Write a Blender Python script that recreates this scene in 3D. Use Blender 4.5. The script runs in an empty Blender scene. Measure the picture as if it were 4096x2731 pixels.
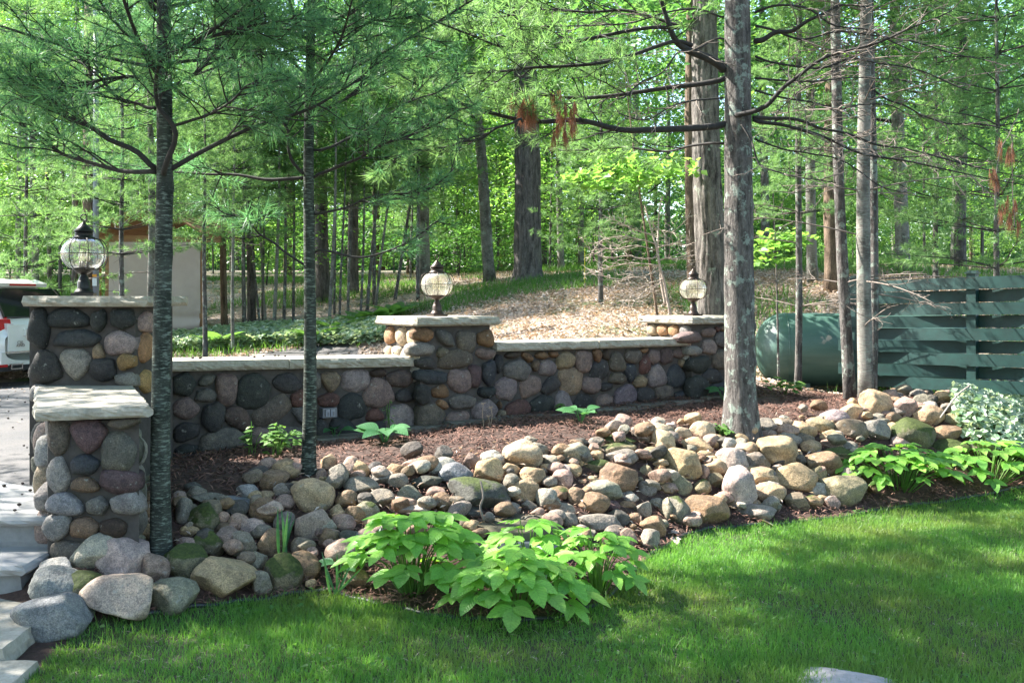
import bpy, math, random
import numpy as np
from mathutils import Vector, Matrix, noise as mnoise

# ------------------------------------------------------------------ camera, sky, sun, exposure
SC = bpy.context.scene
COL = SC.collection
EYE = 1.6                      # eye height above the lawn (m)
F, HU, HV = 3850.0, 2048.0, 1190.0   # focal length, principal column and horizon row in photo pixels (4096 wide)
cam_d = bpy.data.cameras.new('camera'); cam = bpy.data.objects.new('camera', cam_d); COL.objects.link(cam)
cam.location = (0, 0, EYE); cam.rotation_euler = (math.pi/2, 0, 0)
cam_d.sensor_width = 36.0; cam_d.lens = 36.0*F/4096.0
cam_d.shift_y = -(1365.5-HV)/4096.0
cam_d.clip_start = 0.05; cam_d.clip_end = 2000
SC.camera = cam
SUN = Vector((-0.80, 0.28, 0.80)).normalized()      # direction towards the sun
world = bpy.data.worlds.new('World'); SC.world = world; world.use_nodes = True
wn = world.node_tree.nodes; wl = world.node_tree.links
sky = wn.new('ShaderNodeTexSky'); sky.sky_type = 'NISHITA'; sky.sun_disc = False
sky.sun_elevation = math.asin(SUN.z); sky.sun_rotation = math.atan2(SUN.x, SUN.y)
wn['Background'].inputs['Strength'].default_value = 0.13
wl.new(sky.outputs[0], wn['Background'].inputs['Color'])
sun_d = bpy.data.lights.new('sun', 'SUN'); sun_d.energy = 5.0; sun_d.angle = math.radians(0.53); sun_d.color = (1.0, 0.95, 0.87)
sun = bpy.data.objects.new('sun', sun_d); COL.objects.link(sun)
sun.rotation_euler = SUN.to_track_quat('Z', 'Y').to_euler(); sun.location = (-20, 9, 20)
SC.view_settings.view_transform = 'Standard'; SC.view_settings.look = 'None'
SC.view_settings.exposure = 2.35; SC.view_settings.gamma = 1.0
SC.render.engine = 'CYCLES'
cy = SC.cycles
cy.use_denoising = True; cy.max_bounces = 7; cy.diffuse_bounces = 4; cy.glossy_bounces = 3
cy.transmission_bounces = 6; cy.transparent_max_bounces = 12; cy.caustics_reflective = False; cy.caustics_refractive = False
cy.sample_clamp_indirect = 6.0

rng = np.random.default_rng(7)
R = random.Random(11)

# ------------------------------------------------------------------ helpers
def P(u, v, Y):                                     # photo pixel at depth Y -> world point
    return Vector(((u-HU)/F*Y, Y, EYE-(v-HV)/F*Y))
DK = 4096/2352.0
def PD(x, y, Y): return P(x*DK, y*DK, Y)            # the same for a 2352-wide view of the photo

def npmesh(name, V, faces):                         # V (n,3); faces: list of int arrays (m,k)
    V = np.asarray(V, np.float32)
    me = bpy.data.meshes.new(name)
    faces = [np.asarray(f, np.int32) for f in faces if len(f)]
    me.vertices.add(len(V)); me.vertices.foreach_set('co', V.ravel())
    nl = sum(f.size for f in faces); npol = sum(len(f) for f in faces)
    me.loops.add(nl); me.polygons.add(npol)
    me.loops.foreach_set('vertex_index', np.concatenate([f.ravel() for f in faces]))
    st = []; a = 0
    for f in faces:
        k = f.shape[1]; st.append(a+np.arange(len(f))*k); a += f.size
    me.polygons.foreach_set('loop_start', np.concatenate(st).astype(np.int32))
    me.update(calc_edges=True); me.validate()
    return me

class Geo:
    def __init__(s): s.V = []; s.Q = []; s.T = []; s.n = 0
    def add(s, V, Q=None, T=None):
        V = np.asarray(V, float).reshape(-1, 3)
        if Q is not None and len(Q): s.Q.append(np.asarray(Q, int)+s.n)
        if T is not None and len(T): s.T.append(np.asarray(T, int)+s.n)
        s.V.append(V); s.n += len(V)
        return s
    def tube(s, path, rad, sides=6, cap=True):
        V, Q, T = tube(path, rad, sides, cap); return s.add(V, Q, T)
    def box(s, c, size, rz=0.0, M=None):
        c = np.array(c, float); h = np.array(size, float)/2
        V = np.array([[x, y, z] for x in (-1, 1) for y in (-1, 1) for z in (-1, 1)])*h
        if M is not None: V = V @ np.array(M).T
        elif rz:
            cs, sn = math.cos(rz), math.sin(rz)
            V = V @ np.array([[cs, sn, 0], [-sn, cs, 0], [0, 0, 1]])
        return s.add(V+c, [[0, 1, 3, 2], [4, 6, 7, 5], [0, 4, 5, 1], [2, 3, 7, 6], [0, 2, 6, 4], [1, 5, 7, 3]])
    def lathe(s, prof, sides=24, c=(0, 0, 0), flute=0, famp=0):
        prof = np.array(prof, float); n = len(prof)
        a = np.arange(sides)*2*math.pi/sides
        rr = prof[:, 0][:, None]*np.ones(sides)[None]
        if flute: rr = rr*(1-famp*(0.5+0.5*np.cos(a*flute))[None])
        V = np.stack([rr*np.cos(a)[None], rr*np.sin(a)[None], np.repeat(prof[:, 1][:, None], sides, 1)], -1).reshape(-1, 3)+np.array(c)
        i = np.arange(n-1)[:, None]*sides; j = np.arange(sides)[None]; k = (j+1) % sides
        Q = np.stack([i+j, i+k, i+sides+k, i+sides+j], -1).reshape(-1, 4)
        return s.add(V, Q)
    def mesh(s, name): return npmesh(name, np.concatenate(s.V), ([np.concatenate(s.Q)] if s.Q else [])+([np.concatenate(s.T)] if s.T else []))
    def obj(s, name, m, parent=None, smooth=False, **kw): return mkobj(name, s.mesh(name), m, parent, smooth, **kw)

def tube(path, rad, sides=6, cap=True):
    path = np.asarray(path, float); n = len(path); rad = np.broadcast_to(np.asarray(rad, float), (n,))
    t = np.gradient(path, axis=0); t /= np.linalg.norm(t, axis=1)[:, None]+1e-9
    ref = np.array([0., 0, 1]) if abs(t[0, 2]) < .9 else np.array([1., 0, 0])
    a = np.cross(t, ref); a /= np.linalg.norm(a, axis=1)[:, None]+1e-9
    b = np.cross(t, a)
    ang = np.arange(sides)*2*math.pi/sides
    V = path[:, None]+rad[:, None, None]*(np.cos(ang)[None, :, None]*a[:, None]+np.sin(ang)[None, :, None]*b[:, None])
    V = V.reshape(-1, 3)
    i = np.arange(n-1)[:, None]*sides; j = np.arange(sides)[None]; k = (j+1) % sides
    Q = np.stack([i+j, i+sides+j, i+sides+k, i+k], -1).reshape(-1, 4)
    T = []
    if cap:
        V = np.concatenate([V, path[:1], path[-1:]]); c0 = n*sides; c1 = c0+1; j = np.arange(sides); k = (j+1) % sides
        T = np.concatenate([np.stack([j, k, np.full(sides, c0)], -1), np.stack([(n-1)*sides+k, (n-1)*sides+j, np.full(sides, c1)], -1)])
    return V, Q, T

KEEP = ('cobble', 'boulder', 'wall_stone', 'leaf', 'blade', 'dry_leaf', 'stepping_stone')
def mkobj(name, me, m=None, parent=None, smooth=False, label=None, cat=None, group=None, kind=None, loc=None):
    o = bpy.data.objects.new(name, me); COL.objects.link(o)
    if m is not None and me is not None and len(me.materials) == 0: me.materials.append(m)
    if me is not None and me.users <= 1 and me.name.split('.')[0] not in KEEP: me.polygons.foreach_set('use_smooth', np.full(len(me.polygons), bool(smooth)))
    if parent: o.parent = parent
    if loc is not None: o.location = loc
    tag(o, label, cat, group, kind)
    return o
def tag(o, label=None, cat=None, group=None, kind=None):
    if label: o['label'] = label
    if cat: o['category'] = cat
    if group: o['group'] = group
    if kind: o['kind'] = kind
    return o
def thing(name, label, cat, loc=(0, 0, 0), rz=0.0, group=None):
    o = bpy.data.objects.new(name, None); COL.objects.link(o); o.empty_display_size = .1
    o.location = loc; o.rotation_euler = (0, 0, rz); return tag(o, label, cat, group)
def copy_tree(o, parent=None):
    c = o.copy(); COL.objects.link(c); c.parent = parent
    for ch in list(o.children): copy_tree(ch, c)
    return c

def vnoise(V, s, seed=0.0):                          # cheap smooth vector noise for arrays
    V = np.asarray(V, float)*s+seed*17.3
    x, y, z = V[:, 0], V[:, 1], V[:, 2]
    return (np.sin(x*1.7+1.3*np.sin(y*1.1+.5*z))+np.sin(y*1.9+1.7*np.sin(z*1.3+.7*x)+2)+np.sin(z*2.1+1.1*np.sin(x*1.5+.9*y)+4))/3

# ------------------------------------------------------------------ materials
def mat(name):
    m = bpy.data.materials.new(name); m.use_nodes = True; nt = m.node_tree
    return m, nt.nodes, nt.links, nt.nodes['Principled BSDF']
def rgb(c): return (c[0], c[1], c[2], 1.0)
def nmap(nt, L, tex, coord='Object', scale=(1, 1, 1)):
    tc = nt.new('ShaderNodeTexCoord'); mp = nt.new('ShaderNodeMapping'); mp.inputs['Scale'].default_value = scale
    L.new(tc.outputs[coord], mp.inputs[0]); L.new(mp.outputs[0], tex.inputs['Vector']); return mp
def noise_node(nt, L, scale, detail=4, rough=.6, coord='Object', sc=(1, 1, 1)):
    t = nt.new('ShaderNodeTexNoise'); t.inputs['Scale'].default_value = scale; t.inputs['Detail'].default_value = detail; t.inputs['Roughness'].default_value = rough
    nmap(nt, L, t, coord, sc); return t
def ramp(nt, L, fac, stops):
    r = nt.new('ShaderNodeValToRGB'); e = r.color_ramp.elements
    while len(e) < len(stops): e.new(0.5)
    for i, (p, c) in enumerate(stops):
        e[i].position = p; e[i].color = rgb(c) if not isinstance(c, float) else (c, c, c, 1)
    L.new(fac, r.inputs[0]); return r
def mixc(nt, L, a, b, fac, mode='MIX'):
    m = nt.new('ShaderNodeMix'); m.data_type = 'RGBA'; m.blend_type = mode
    for sock, val in ((m.inputs[0], fac), (m.inputs[6], a), (m.inputs[7], b)):
        if hasattr(val, 'links') or hasattr(val, 'is_linked'): L.new(val, sock)
        elif isinstance(val, (int, float)): sock.default_value = val
        else: sock.default_value = rgb(val)
    return m.outputs[2]
def bump(nt, L, bsdf, h, strength=.5, dist=.01, prev=None):
    b = nt.new('ShaderNodeBump'); b.inputs['Strength'].default_value = strength; b.inputs['Distance'].default_value = dist
    L.new(h, b.inputs['Height'])
    if prev is not None: L.new(prev, b.inputs['Normal'])
    L.new(b.outputs[0], bsdf.inputs['Normal']); return b.outputs[0]
def simple(name, c, rough=.7, metal=0.0, var=0.0, scale=8.0, bstr=0.0, coord='Object'):
    m, n, l, b = mat(name)
    b.inputs['Roughness'].default_value = rough; b.inputs['Metallic'].default_value = metal; b.inputs['Base Color'].default_value = rgb(c)
    if var:
        t = noise_node(n, l, scale, 6, .65, coord)
        r = ramp(n, l, t.outputs[0], [(.25, tuple(x*(1-var) for x in c)), (.75, tuple(min(1, x*(1+var)) for x in c))])
        l.new(r.outputs[0], b.inputs['Base Color'])
        if bstr: bump(n, l, b, t.outputs[0], bstr, .01)
    return m

def foliage(name, cols, trans=.45, rough=.5, tcol=None, patch=None, by_object=False, veins=False):
    """leaf or needle: random colour per piece, part of the light goes through"""
    m, n, l, b = mat(name)
    g = n.new('ShaderNodeNewGeometry')
    k = len(cols)
    src = g.outputs['Random Per Island']
    if by_object: src = n.new('ShaderNodeObjectInfo').outputs['Random']
    r = ramp(n, l, src, [(i/max(1, k-1), c) for i, c in enumerate(cols)])
    colr = r.outputs[0]
    if veins:                                    # side veins meeting the midrib, and a slightly uneven blade
        tc = n.new('ShaderNodeTexCoord'); sx = n.new('ShaderNodeSeparateXYZ'); l.new(tc.outputs['Object'], sx.inputs[0])
        ab = n.new('ShaderNodeMath'); ab.operation = 'ABSOLUTE'; l.new(sx.outputs['Y'], ab.inputs[0])
        ma = n.new('ShaderNodeMath'); ma.operation = 'MULTIPLY_ADD'; l.new(ab.outputs[0], ma.inputs[0]); ma.inputs[1].default_value = -1.0; l.new(sx.outputs['X'], ma.inputs[2])
        mb = n.new('ShaderNodeMath'); mb.operation = 'MULTIPLY'; l.new(ma.outputs[0], mb.inputs[0]); mb.inputs[1].default_value = 8.0
        fr = n.new('ShaderNodeMath'); fr.operation = 'PINGPONG'; l.new(mb.outputs[0], fr.inputs[0]); fr.inputs[1].default_value = .5
        vr = ramp(n, l, fr.outputs[0], [(.0, .72), (.12, 1.0)])
        mr = ramp(n, l, ab.outputs[0], [(.0, .75), (.018, 1.0)])
        nz = noise_node(n, l, 9, 4, .6); nr = ramp(n, l, nz.outputs[0], [(.3, .82), (.7, 1.15)])
        for q in (vr, mr, nr): colr = mixc(n, l, colr, q.outputs[0], .8, 'MULTIPLY')
        bump(n, l, b, fr.outputs[0], .35, .01)
    if patch:
        t = n.new('ShaderNodeTexNoise'); t.inputs['Scale'].default_value = patch[0]; t.inputs['Detail'].default_value = 3
        l.new(g.outputs['Position'], t.inputs['Vector'])
        f = ramp(n, l, t.outputs[0], [(.45, 0.0), (.68, 1.0)])
        colr = mixc(n, l, colr, patch[1], f.outputs[0])
    b.inputs['Roughness'].default_value = rough
    b.inputs['Specular IOR Level'].default_value = .35
    l.new(colr, b.inputs['Base Color'])
    tr = n.new('ShaderNodeBsdfTranslucent')
    tint = mixc(n, l, colr, tcol or (1.0, 1.0, .55), 1.0, 'MULTIPLY')
    br = mixc(n, l, tint, (2.0, 2.0, 2.0), 1.0, 'MULTIPLY')
    l.new(br, tr.inputs[0])
    mx = n.new('ShaderNodeMixShader'); mx.inputs[0].default_value = trans
    l.new(b.outputs[0], mx.inputs[1]); l.new(tr.outputs[0], mx.inputs[2])
    l.new(mx.outputs[0], n['Material Output'].inputs[0])
    return m

def rock_material():
    """colour from the object's own colour, speckle and veins; alpha of that colour = how mossy the top is"""
    m, n, l, b = mat('fieldstone')
    oi = n.new('ShaderNodeObjectInfo')
    tc = n.new('ShaderNodeTexCoord'); ad = n.new('ShaderNodeVectorMath'); ad.operation = 'ADD'
    mu = n.new('ShaderNodeMath'); mu.operation = 'MULTIPLY'; mu.inputs[1].default_value = 97.0
    l.new(oi.outputs['Random'], mu.inputs[0])
    geo = n.new('ShaderNodeNewGeometry')
    l.new(geo.outputs['Position'], ad.inputs[0]); l.new(mu.outputs[0], ad.inputs[1])
    def nz(s, d=5, rr=.65):
        t = n.new('ShaderNodeTexNoise'); t.inputs['Scale'].default_value = s; t.inputs['Detail'].default_value = d; t.inputs['Roughness'].default_value = rr
        l.new(ad.outputs[0], t.inputs['Vector']); return t
    big = nz(7, 5); fine = nz(150, 2, .7); mid = nz(38, 4)
    r1 = ramp(n, l, big.outputs[0], [(.25, (.5, .48, .5)), (.5, (1., 1., 1.)), (.78, (1.45, 1.35, 1.2))])
    c1 = mixc(n, l, oi.outputs['Color'], r1.outputs[0], 1.0, 'MULTIPLY')
    r2 = ramp(n, l, fine.outputs[0], [(.3, (.5, .5, .52)), (.5, (1., 1., 1.)), (.7, (1.55, 1.5, 1.45))])
    c2 = mixc(n, l, c1, r2.outputs[0], .9, 'MULTIPLY')
    r3 = ramp(n, l, mid.outputs[0], [(.35, (.7, .7, .7)), (.62, (1.2, 1.15, 1.1))])
    c3 = mixc(n, l, c2, r3.outputs[0], .8, 'MULTIPLY')
    wv = n.new('ShaderNodeTexVoronoi'); wv.feature = 'DISTANCE_TO_EDGE'; wv.inputs['Scale'].default_value = 9.0
    wd = n.new('ShaderNodeVectorMath'); wd.operation = 'MULTIPLY_ADD'; l.new(big.outputs['Color'], wd.inputs[0]); wd.inputs[1].default_value = (.5, .5, .5); l.new(ad.outputs[0], wd.inputs[2]); l.new(wd.outputs[0], wv.inputs['Vector'])
    ck = ramp(n, l, wv.outputs['Distance'], [(.0, .45), (.022, 1.0)])
    c3 = mixc(n, l, c3, ck.outputs[0], .55, 'MULTIPLY')
    # pale lichen blotches
    li = nz(22, 3); r4 = ramp(n, l, li.outputs[0], [(.64, 0.0), (.7, .55)])
    c4 = mixc(n, l, c3, (.27, .27, .24), r4.outputs[0])
    # moss on top
    sx = n.new('ShaderNodeSeparateXYZ'); l.new(geo.outputs['Normal'], sx.inputs[0])
    mz = n.new('ShaderNodeMath'); mz.operation = 'MULTIPLY_ADD'; l.new(sx.outputs['Z'], mz.inputs[0]); mz.inputs[1].default_value = .45
    mo = nz(9, 6); l.new(mo.outputs[0], mz.inputs[2])
    inv = n.new('ShaderNodeMath'); inv.operation = 'MULTIPLY'; l.new(mz.outputs[0], inv.inputs[0]); l.new(oi.outputs['Alpha'], inv.inputs[1])
    r5 = ramp(n, l, inv.outputs[0], [(.60, 0.0), (.70, 1.0)])
    mossn = nz(60, 3); mossc = ramp(n, l, mossn.outputs[0], [(.3, (.022, .032, .008)), (.7, (.065, .085, .018))])
    c5 = mixc(n, l, c4, mossc.outputs[0], r5.outputs[0])
    l.new(c5, b.inputs['Base Color']); b.inputs['Roughness'].default_value = .78; b.inputs['Specular IOR Level'].default_value = .3
    nb = bump(n, l, b, ck.outputs[0], .35, .006); nb = bump(n, l, b, big.outputs[0], .6, .03, nb); nb = bump(n, l, b, mid.outputs[0], .6, .012, nb); nb = bump(n, l, b, fine.outputs[0], .35, .003, nb)
    bump(n, l, b, mossn.outputs[0], .3, .004, nb)
    return m

def bark_material(name, c_dark, c_light, kind='furrow', lichen=None, vscale=1.0):
    m, n, l, b = mat(name)
    b.inputs['Roughness'].default_value = .9; b.inputs['Specular IOR Level'].default_value = .2
    if kind == 'furrow':
        t = noise_node(n, l, 16*vscale, 6, .7, 'Object', (1, 1, .22))
        t2 = noise_node(n, l, 60*vscale, 4, .6, 'Object', (1, 1, .5))
    else:
        t = noise_node(n, l, 9*vscale, 5, .6, 'Object', (1, 1, .6))
        t2 = noise_node(n, l, 30*vscale, 4, .6, 'Object', (1, 1, 3.2))
    r = ramp(n, l, t.outputs[0], [(.36, c_dark), (.6, c_light)])
    col = r.outputs[0]
    r2 = ramp(n, l, t2.outputs[0], [(.3, (.6, .6, .6)), (.7, (1.3, 1.3, 1.3))])
    col = mixc(n, l, col, r2.outputs[0], .8, 'MULTIPLY')
    if kind == 'smooth':       # short pale horizontal dashes
        d = noise_node(n, l, 20*vscale, 4, .65, 'Object', (1, 1, 4.5))
        f = ramp(n, l, d.outputs[0], [(.52, 0.0), (.64, .6)])
        col = mixc(n, l, col, (.22, .26, .22), f.outputs[0])
    if lichen:
        d = noise_node(n, l, 7*vscale, 6, .68, 'Object'); f = ramp(n, l, d.outputs[0], [(lichen[0], 0.0), (lichen[0]+.06, .9)])
        col = mixc(n, l, col, lichen[1], f.outputs[0])
    l.new(col, b.inputs['Base Color'])
    nb = bump(n, l, b, t.outputs[0], .9 if kind == 'furrow' else .35, .03 if kind == 'furrow' else .008)
    bump(n, l, b, t2.outputs[0], .5, .006, nb)
    return m

M = {}
M['rock'] = rock_material()
M['mortar'] = simple('mortar', (.056, .049, .045), .95, 0, .4, 18, .8)
def limestone():
    m, n, l, b = mat('limestone')
    t = noise_node(n, l, 6, 7, .7); r = ramp(n, l, t.outputs[0], [(.25, (.24, .215, .17)), (.55, (.36, .33, .275)), (.8, (.44, .41, .355))])
    t2 = noise_node(n, l, 40, 6, .7); r2 = ramp(n, l, t2.outputs[0], [(.3, (.75, .74, .72)), (.7, (1.12, 1.12, 1.12))])
    c = mixc(n, l, r.outputs[0], r2.outputs[0], 1.0, 'MULTIPLY'); l.new(c, b.inputs['Base Color'])
    b.inputs['Roughness'].default_value = .85
    nb = bump(n, l, b, t2.outputs[0], .5, .008); return m
M['limestone'] = limestone()
M['bluestone'] = simple('bluestone', (.29, .285, .28), .7, 0, .22, 5, .25)
M['bark_young'] = bark_material('bark_young_pine', (.018, .022, .018), (.050, .056, .047), 'smooth')
M['bark_pine'] = bark_material('bark_grey_pine', (.045, .04, .038), (.15, .135, .125), 'furrow', (.54, (.24, .28, .24)), 1.6)
M['bark_oak'] = bark_material('bark_oak', (.032, .028, .025), (.185, .165, .15), 'furrow', (.6, (.24, .27, .22)), .9)
M['bark_dark'] = bark_material('bark_dark', (.045, .040, .038), (.15, .132, .122), 'furrow', None, .8)
M['bark_grey'] = bark_material('bark_grey', (.075, .068, .06), (.20, .185, .165), 'smooth', (.58, (.26, .30, .25)), .8)
M['bark_brown'] = bark_material('bark_brown', (.06, .042, .03), (.2, .145, .105), 'furrow', None, 1.0)
M['branch'] = simple('branch_bark', (.028, .025, .023), .9, 0, .5, 30)
M['twig'] = simple('dead_twig', (.16, .13, .11), .9, 0, .4, 20)
M['pale_twig'] = simple('pale_twig', (.33, .27, .23), .9, 0, .3, 20)
M['needle'] = foliage('pine_needle', [(.055, .14, .085), (.085, .19, .105), (.13, .25, .12), (.07, .165, .115)], .5, .45, (.9, 1., .6))
M['needle_far'] = foliage('pine_needle_far', [(.10, .19, .09), (.14, .24, .10), (.17, .27, .11)], .45, .5, (.95, 1., .65))
M['needle_dead'] = foliage('dead_needle', [(.17, .075, .04), (.24, .11, .06), (.20, .10, .065)], .3, .7, (1., .8, .6))
M['leaf'] = foliage('maple_leaf', [(.045, .13, .035), (.07, .17, .045), (.11, .21, .055), (.06, .15, .05)], .5, .45, (.95, 1., .62))
M['leaf_light'] = foliage('beech_leaf', [(.08, .185, .045), (.13, .25, .06), (.18, .29, .075)], .5, .45, (.97, 1., .62))
M['leaf_dark'] = foliage('oak_leaf', [(.035, .095, .04), (.055, .13, .05), (.075, .15, .055)], .45, .45, (.9, 1., .7))
M['aralia'] = foliage('golden_leaf', [(.13, .31, .05), (.20, .42, .07), (.25, .47, .085), (.15, .36, .06), (.23, .40, .08), (.10, .26, .05)], .35, .42, (1, 1, .4), None, True, True)
M['hosta'] = foliage('hosta_leaf', [(.04, .13, .05), (.06, .17, .06), (.08, .2, .08)], .3, .4, None, None, True, True)
M['herb'] = foliage('herb_leaf', [(.07, .17, .04), (.11, .22, .05), (.15, .26, .07)], .4, .5, None, None, True)
M['variegated'] = foliage('variegated_leaf', [(.24, .33, .25), (.36, .42, .34), (.12, .22, .12), (.42, .47, .38)], .3, .5)
M['fern'] = foliage('fern_leaf', [(.07, .16, .05), (.11, .21, .06)], .45, .5)
M['grass'] = foliage('grass_blade', [(.075, .195, .038), (.105, .245, .048), (.14, .29, .06), (.09, .22, .048)], .4, .5, (1, 1, .55), (1.1, (.13, .185, .05)))
M['wild_grass'] = foliage('wild_grass_blade', [(.06, .14, .03), (.09, .19, .04)], .4, .5)
M['mulch_bit'] = foliage('mulch_shred', [(.07, .034, .025), (.13, .065, .048), (.21, .115, .085), (.04, .02, .016)], 0.0, .9)
M['litter_bit'] = foliage('dry_leaf', [(.20, .15, .115), (.34, .265, .215), (.50, .425, .37), (.27, .20, .15)], .15, .8, (1, .8, .5))
M['cone_bit'] = simple('alder_cone', (.02, .014, .01), .9)
M['soil'] = simple('lawn_soil', (.040, .046, .018), .95, 0, .4, 14, .5, 'Object')
M['mulch'] = simple('mulch', (.052, .028, .02), .95, 0, .55, 40, .8)
def forest_floor():
    m, n, l, b = mat('forest_floor')
    t = noise_node(n, l, .55, 5, .6); t2 = noise_node(n, l, 18, 5, .7)
    lit = ramp(n, l, t2.outputs[0], [(.3, (.13, .10, .08)), (.5, (.30, .235, .195)), (.7, (.47, .40, .345))])
    grn = ramp(n, l, t2.outputs[0], [(.3, (.03, .06, .012)), (.7, (.09, .14, .03))])
    f = ramp(n, l, t.outputs[0], [(.50, 0.0), (.60, 1.0)])
    c = mixc(n, l, lit.outputs[0], grn.outputs[0], f.outputs[0]); l.new(c, b.inputs['Base Color']); b.inputs['Roughness'].default_value = .95
    bump(n, l, b, t2.outputs[0], .9, .05); return m
M['floor'] = forest_floor()
def asphalt():
    m, n, l, b = mat('asphalt')
    t = noise_node(n, l, 90, 3, .7); t2 = noise_node(n, l, 1.2, 4, .6)
    r = ramp(n, l, t.outputs[0], [(.3, (.035, .035, .04)), (.7, (.10, .098, .10))]); r2 = ramp(n, l, t2.outputs[0], [(.35, (.8, .8, .8)), (.7, (1.3, 1.2, 1.1))])
    l.new(mixc(n, l, r.outputs[0], r2.outputs[0], 1.0, 'MULTIPLY'), b.inputs['Base Color']); b.inputs['Roughness'].default_value = .85
    bump(n, l, b, t.outputs[0], .4, .005); return m
M['asphalt'] = asphalt()
def painted_wood(name, c, rough=.55):
    m, n, l, b = mat(name)
    t = noise_node(n, l, 14, 5, .65, 'Object', (.12, 1, 1)); r = ramp(n, l, t.outputs[0], [(.3, tuple(x*.7 for x in c)), (.7, tuple(x*1.2 for x in c))])
    l.new(r.outputs[0], b.inputs['Base Color']); b.inputs['Roughness'].default_value = rough; bump(n, l, b, t.outputs[0], .25, .004); return m
M['fence'] = painted_wood('green_paint', (.004, .032, .028), .5)
M['wood'] = painted_wood('rough_wood', (.25, .13, .06), .8)
M['wood_grey'] = painted_wood('weathered_wood', (.20, .155, .115), .85)
M['canvas'] = simple('canvas', (.40, .325, .30), .85, 0, .10, 3, .15)
M['black'] = simple('black_metal', (.013, .012, .012), .42, .3, .3, 30)
M['bronze'] = simple('bronze_metal', (.05, .033, .026), .42, .5, .3, 30)
M['bulb'] = simple('bulb_glass', (.75, .75, .75), .2)
M['socket'] = simple('candle_socket', (.10, .095, .09), .5)
def glass(name, tint, milk):
    m, n, l, b = mat(name)
    tr = n.new('ShaderNodeBsdfTransparent'); tr.inputs[0].default_value = rgb(tint)
    gl = n.new('ShaderNodeBsdfGlossy'); gl.inputs['Roughness'].default_value = .03
    lw = n.new('ShaderNodeLayerWeight'); lw.inputs[0].default_value = .32
    t = noise_node(n, l, 60, 3, .6); bp = n.new('ShaderNodeBump'); bp.inputs['Strength'].default_value = .12; bp.inputs['Distance'].default_value = .004
    l.new(t.outputs[0], bp.inputs['Height']); l.new(bp.outputs[0], gl.inputs['Normal'])
    mx = n.new('ShaderNodeMixShader'); l.new(lw.outputs['Facing'], mx.inputs[0])
    l.new(tr.outputs[0], mx.inputs[1]); l.new(gl.outputs[0], mx.inputs[2])
    df = n.new('ShaderNodeBsdfDiffuse'); df.inputs[0].default_value = (.85, .80, .68, 1)
    tl = n.new('ShaderNodeBsdfTranslucent'); tl.inputs[0].default_value = (.85, .80, .68, 1)
    dm = n.new('ShaderNodeMixShader'); dm.inputs[0].default_value = .5; l.new(df.outputs[0], dm.inputs[1]); l.new(tl.outputs[0], dm.inputs[2])
    m2 = n.new('ShaderNodeMixShader'); m2.inputs[0].default_value = milk; l.new(mx.outputs[0], m2.inputs[1]); l.new(dm.outputs[0], m2.inputs[2])
    l.new(m2.outputs[0], n['Material Output'].inputs[0]); return m
M['glass'] = glass('clear_glass', (.95, .96, .95), .04)
M['glass_seeded'] = glass('seeded_glass', (.93, .91, .84), .22)
def tank_paint():
    m, n, l, b = mat('tank_paint')
    t = noise_node(n, l, 2.6, 4, .5); f = ramp(n, l, t.outputs[0], [(.66, 0.0), (.68, 1.0)])
    tc = n.new('ShaderNodeTexCoord'); sx = n.new('ShaderNodeSeparateXYZ'); l.new(tc.outputs['Object'], sx.inputs[0])
    low = ramp(n, l, sx.outputs['Z'], [(.25, 1.0), (.5, 0.0)])           # paint flaked off the lower half
    mm = n.new('ShaderNodeMath'); mm.operation = 'MULTIPLY'; l.new(f.outputs[0], mm.inputs[0]); l.new(low.outputs[0], mm.inputs[1])
    t2 = noise_node(n, l, 9, 5, .6, 'Object', (.2, 1, 1)); g = ramp(n, l, t2.outputs[0], [(.3, (.035, .08, .065)), (.7, (.07, .13, .105))])
    l.new(mixc(n, l, g.outputs[0], (.25, .23, .19), mm.outputs[0]), b.inputs['Base Color']); b.inputs['Roughness'].default_value = .42; return m
M['tank'] = tank_paint()
M['car_paint'] = simple('white_car_paint', (.72, .71, .68), .22); M['car_paint'].node_tree.nodes['Principled BSDF'].inputs['Coat Weight'].default_value = .6
M['car_glass'] = simple('dark_glass', (.012, .014, .014), .08)
M['tail_red'] = simple('red_lens', (.45, .012, .015), .15)
M['tail_clear'] = simple('clear_lens', (.62, .5, .48), .15)
M['chrome'] = simple('chrome', (.6, .6, .6), .15, 1.0)
M['rubber'] = simple('rubber', (.015, .015, .015), .8)
M['black_plastic'] = simple('black_plastic', (.02, .021, .024), .5)
M['plate'] = simple('licence_plate', (.55, .57, .6), .4)
M['grey_plastic'] = simple('grey_plastic', (.12, .125, .145), .45)
M['white_plastic'] = simple('white_plastic', (.6, .6, .57), .5)
M['conduit'] = simple('grey_conduit', (.22, .23, .27), .5)
M['paper'] = simple('white_label', (.65, .65, .65), .6)
M['orange'] = simple('orange_label', (.6, .25, .02), .6)
M['footing'] = simple('dirty_footing', (.13, .115, .095), .95, 0, .5, 12, .5)
M['concrete'] = simple('concrete', (.20, .20, .20), .9, 0, .25, 12, .3)
M['lid'] = simple('mossy_lid', (.085, .075, .045), .95, 0, .6, 9, .6)
M['yellow'] = simple('yellow_stake', (.6, .5, .02), .5)
M['dry_stalk'] = simple('dry_stalk', (.33, .25, .17), .8)
M['step_slab'] = simple('stepping_slab', (.27, .255, .26), .9, 0, .3, 9, .6)
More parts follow.
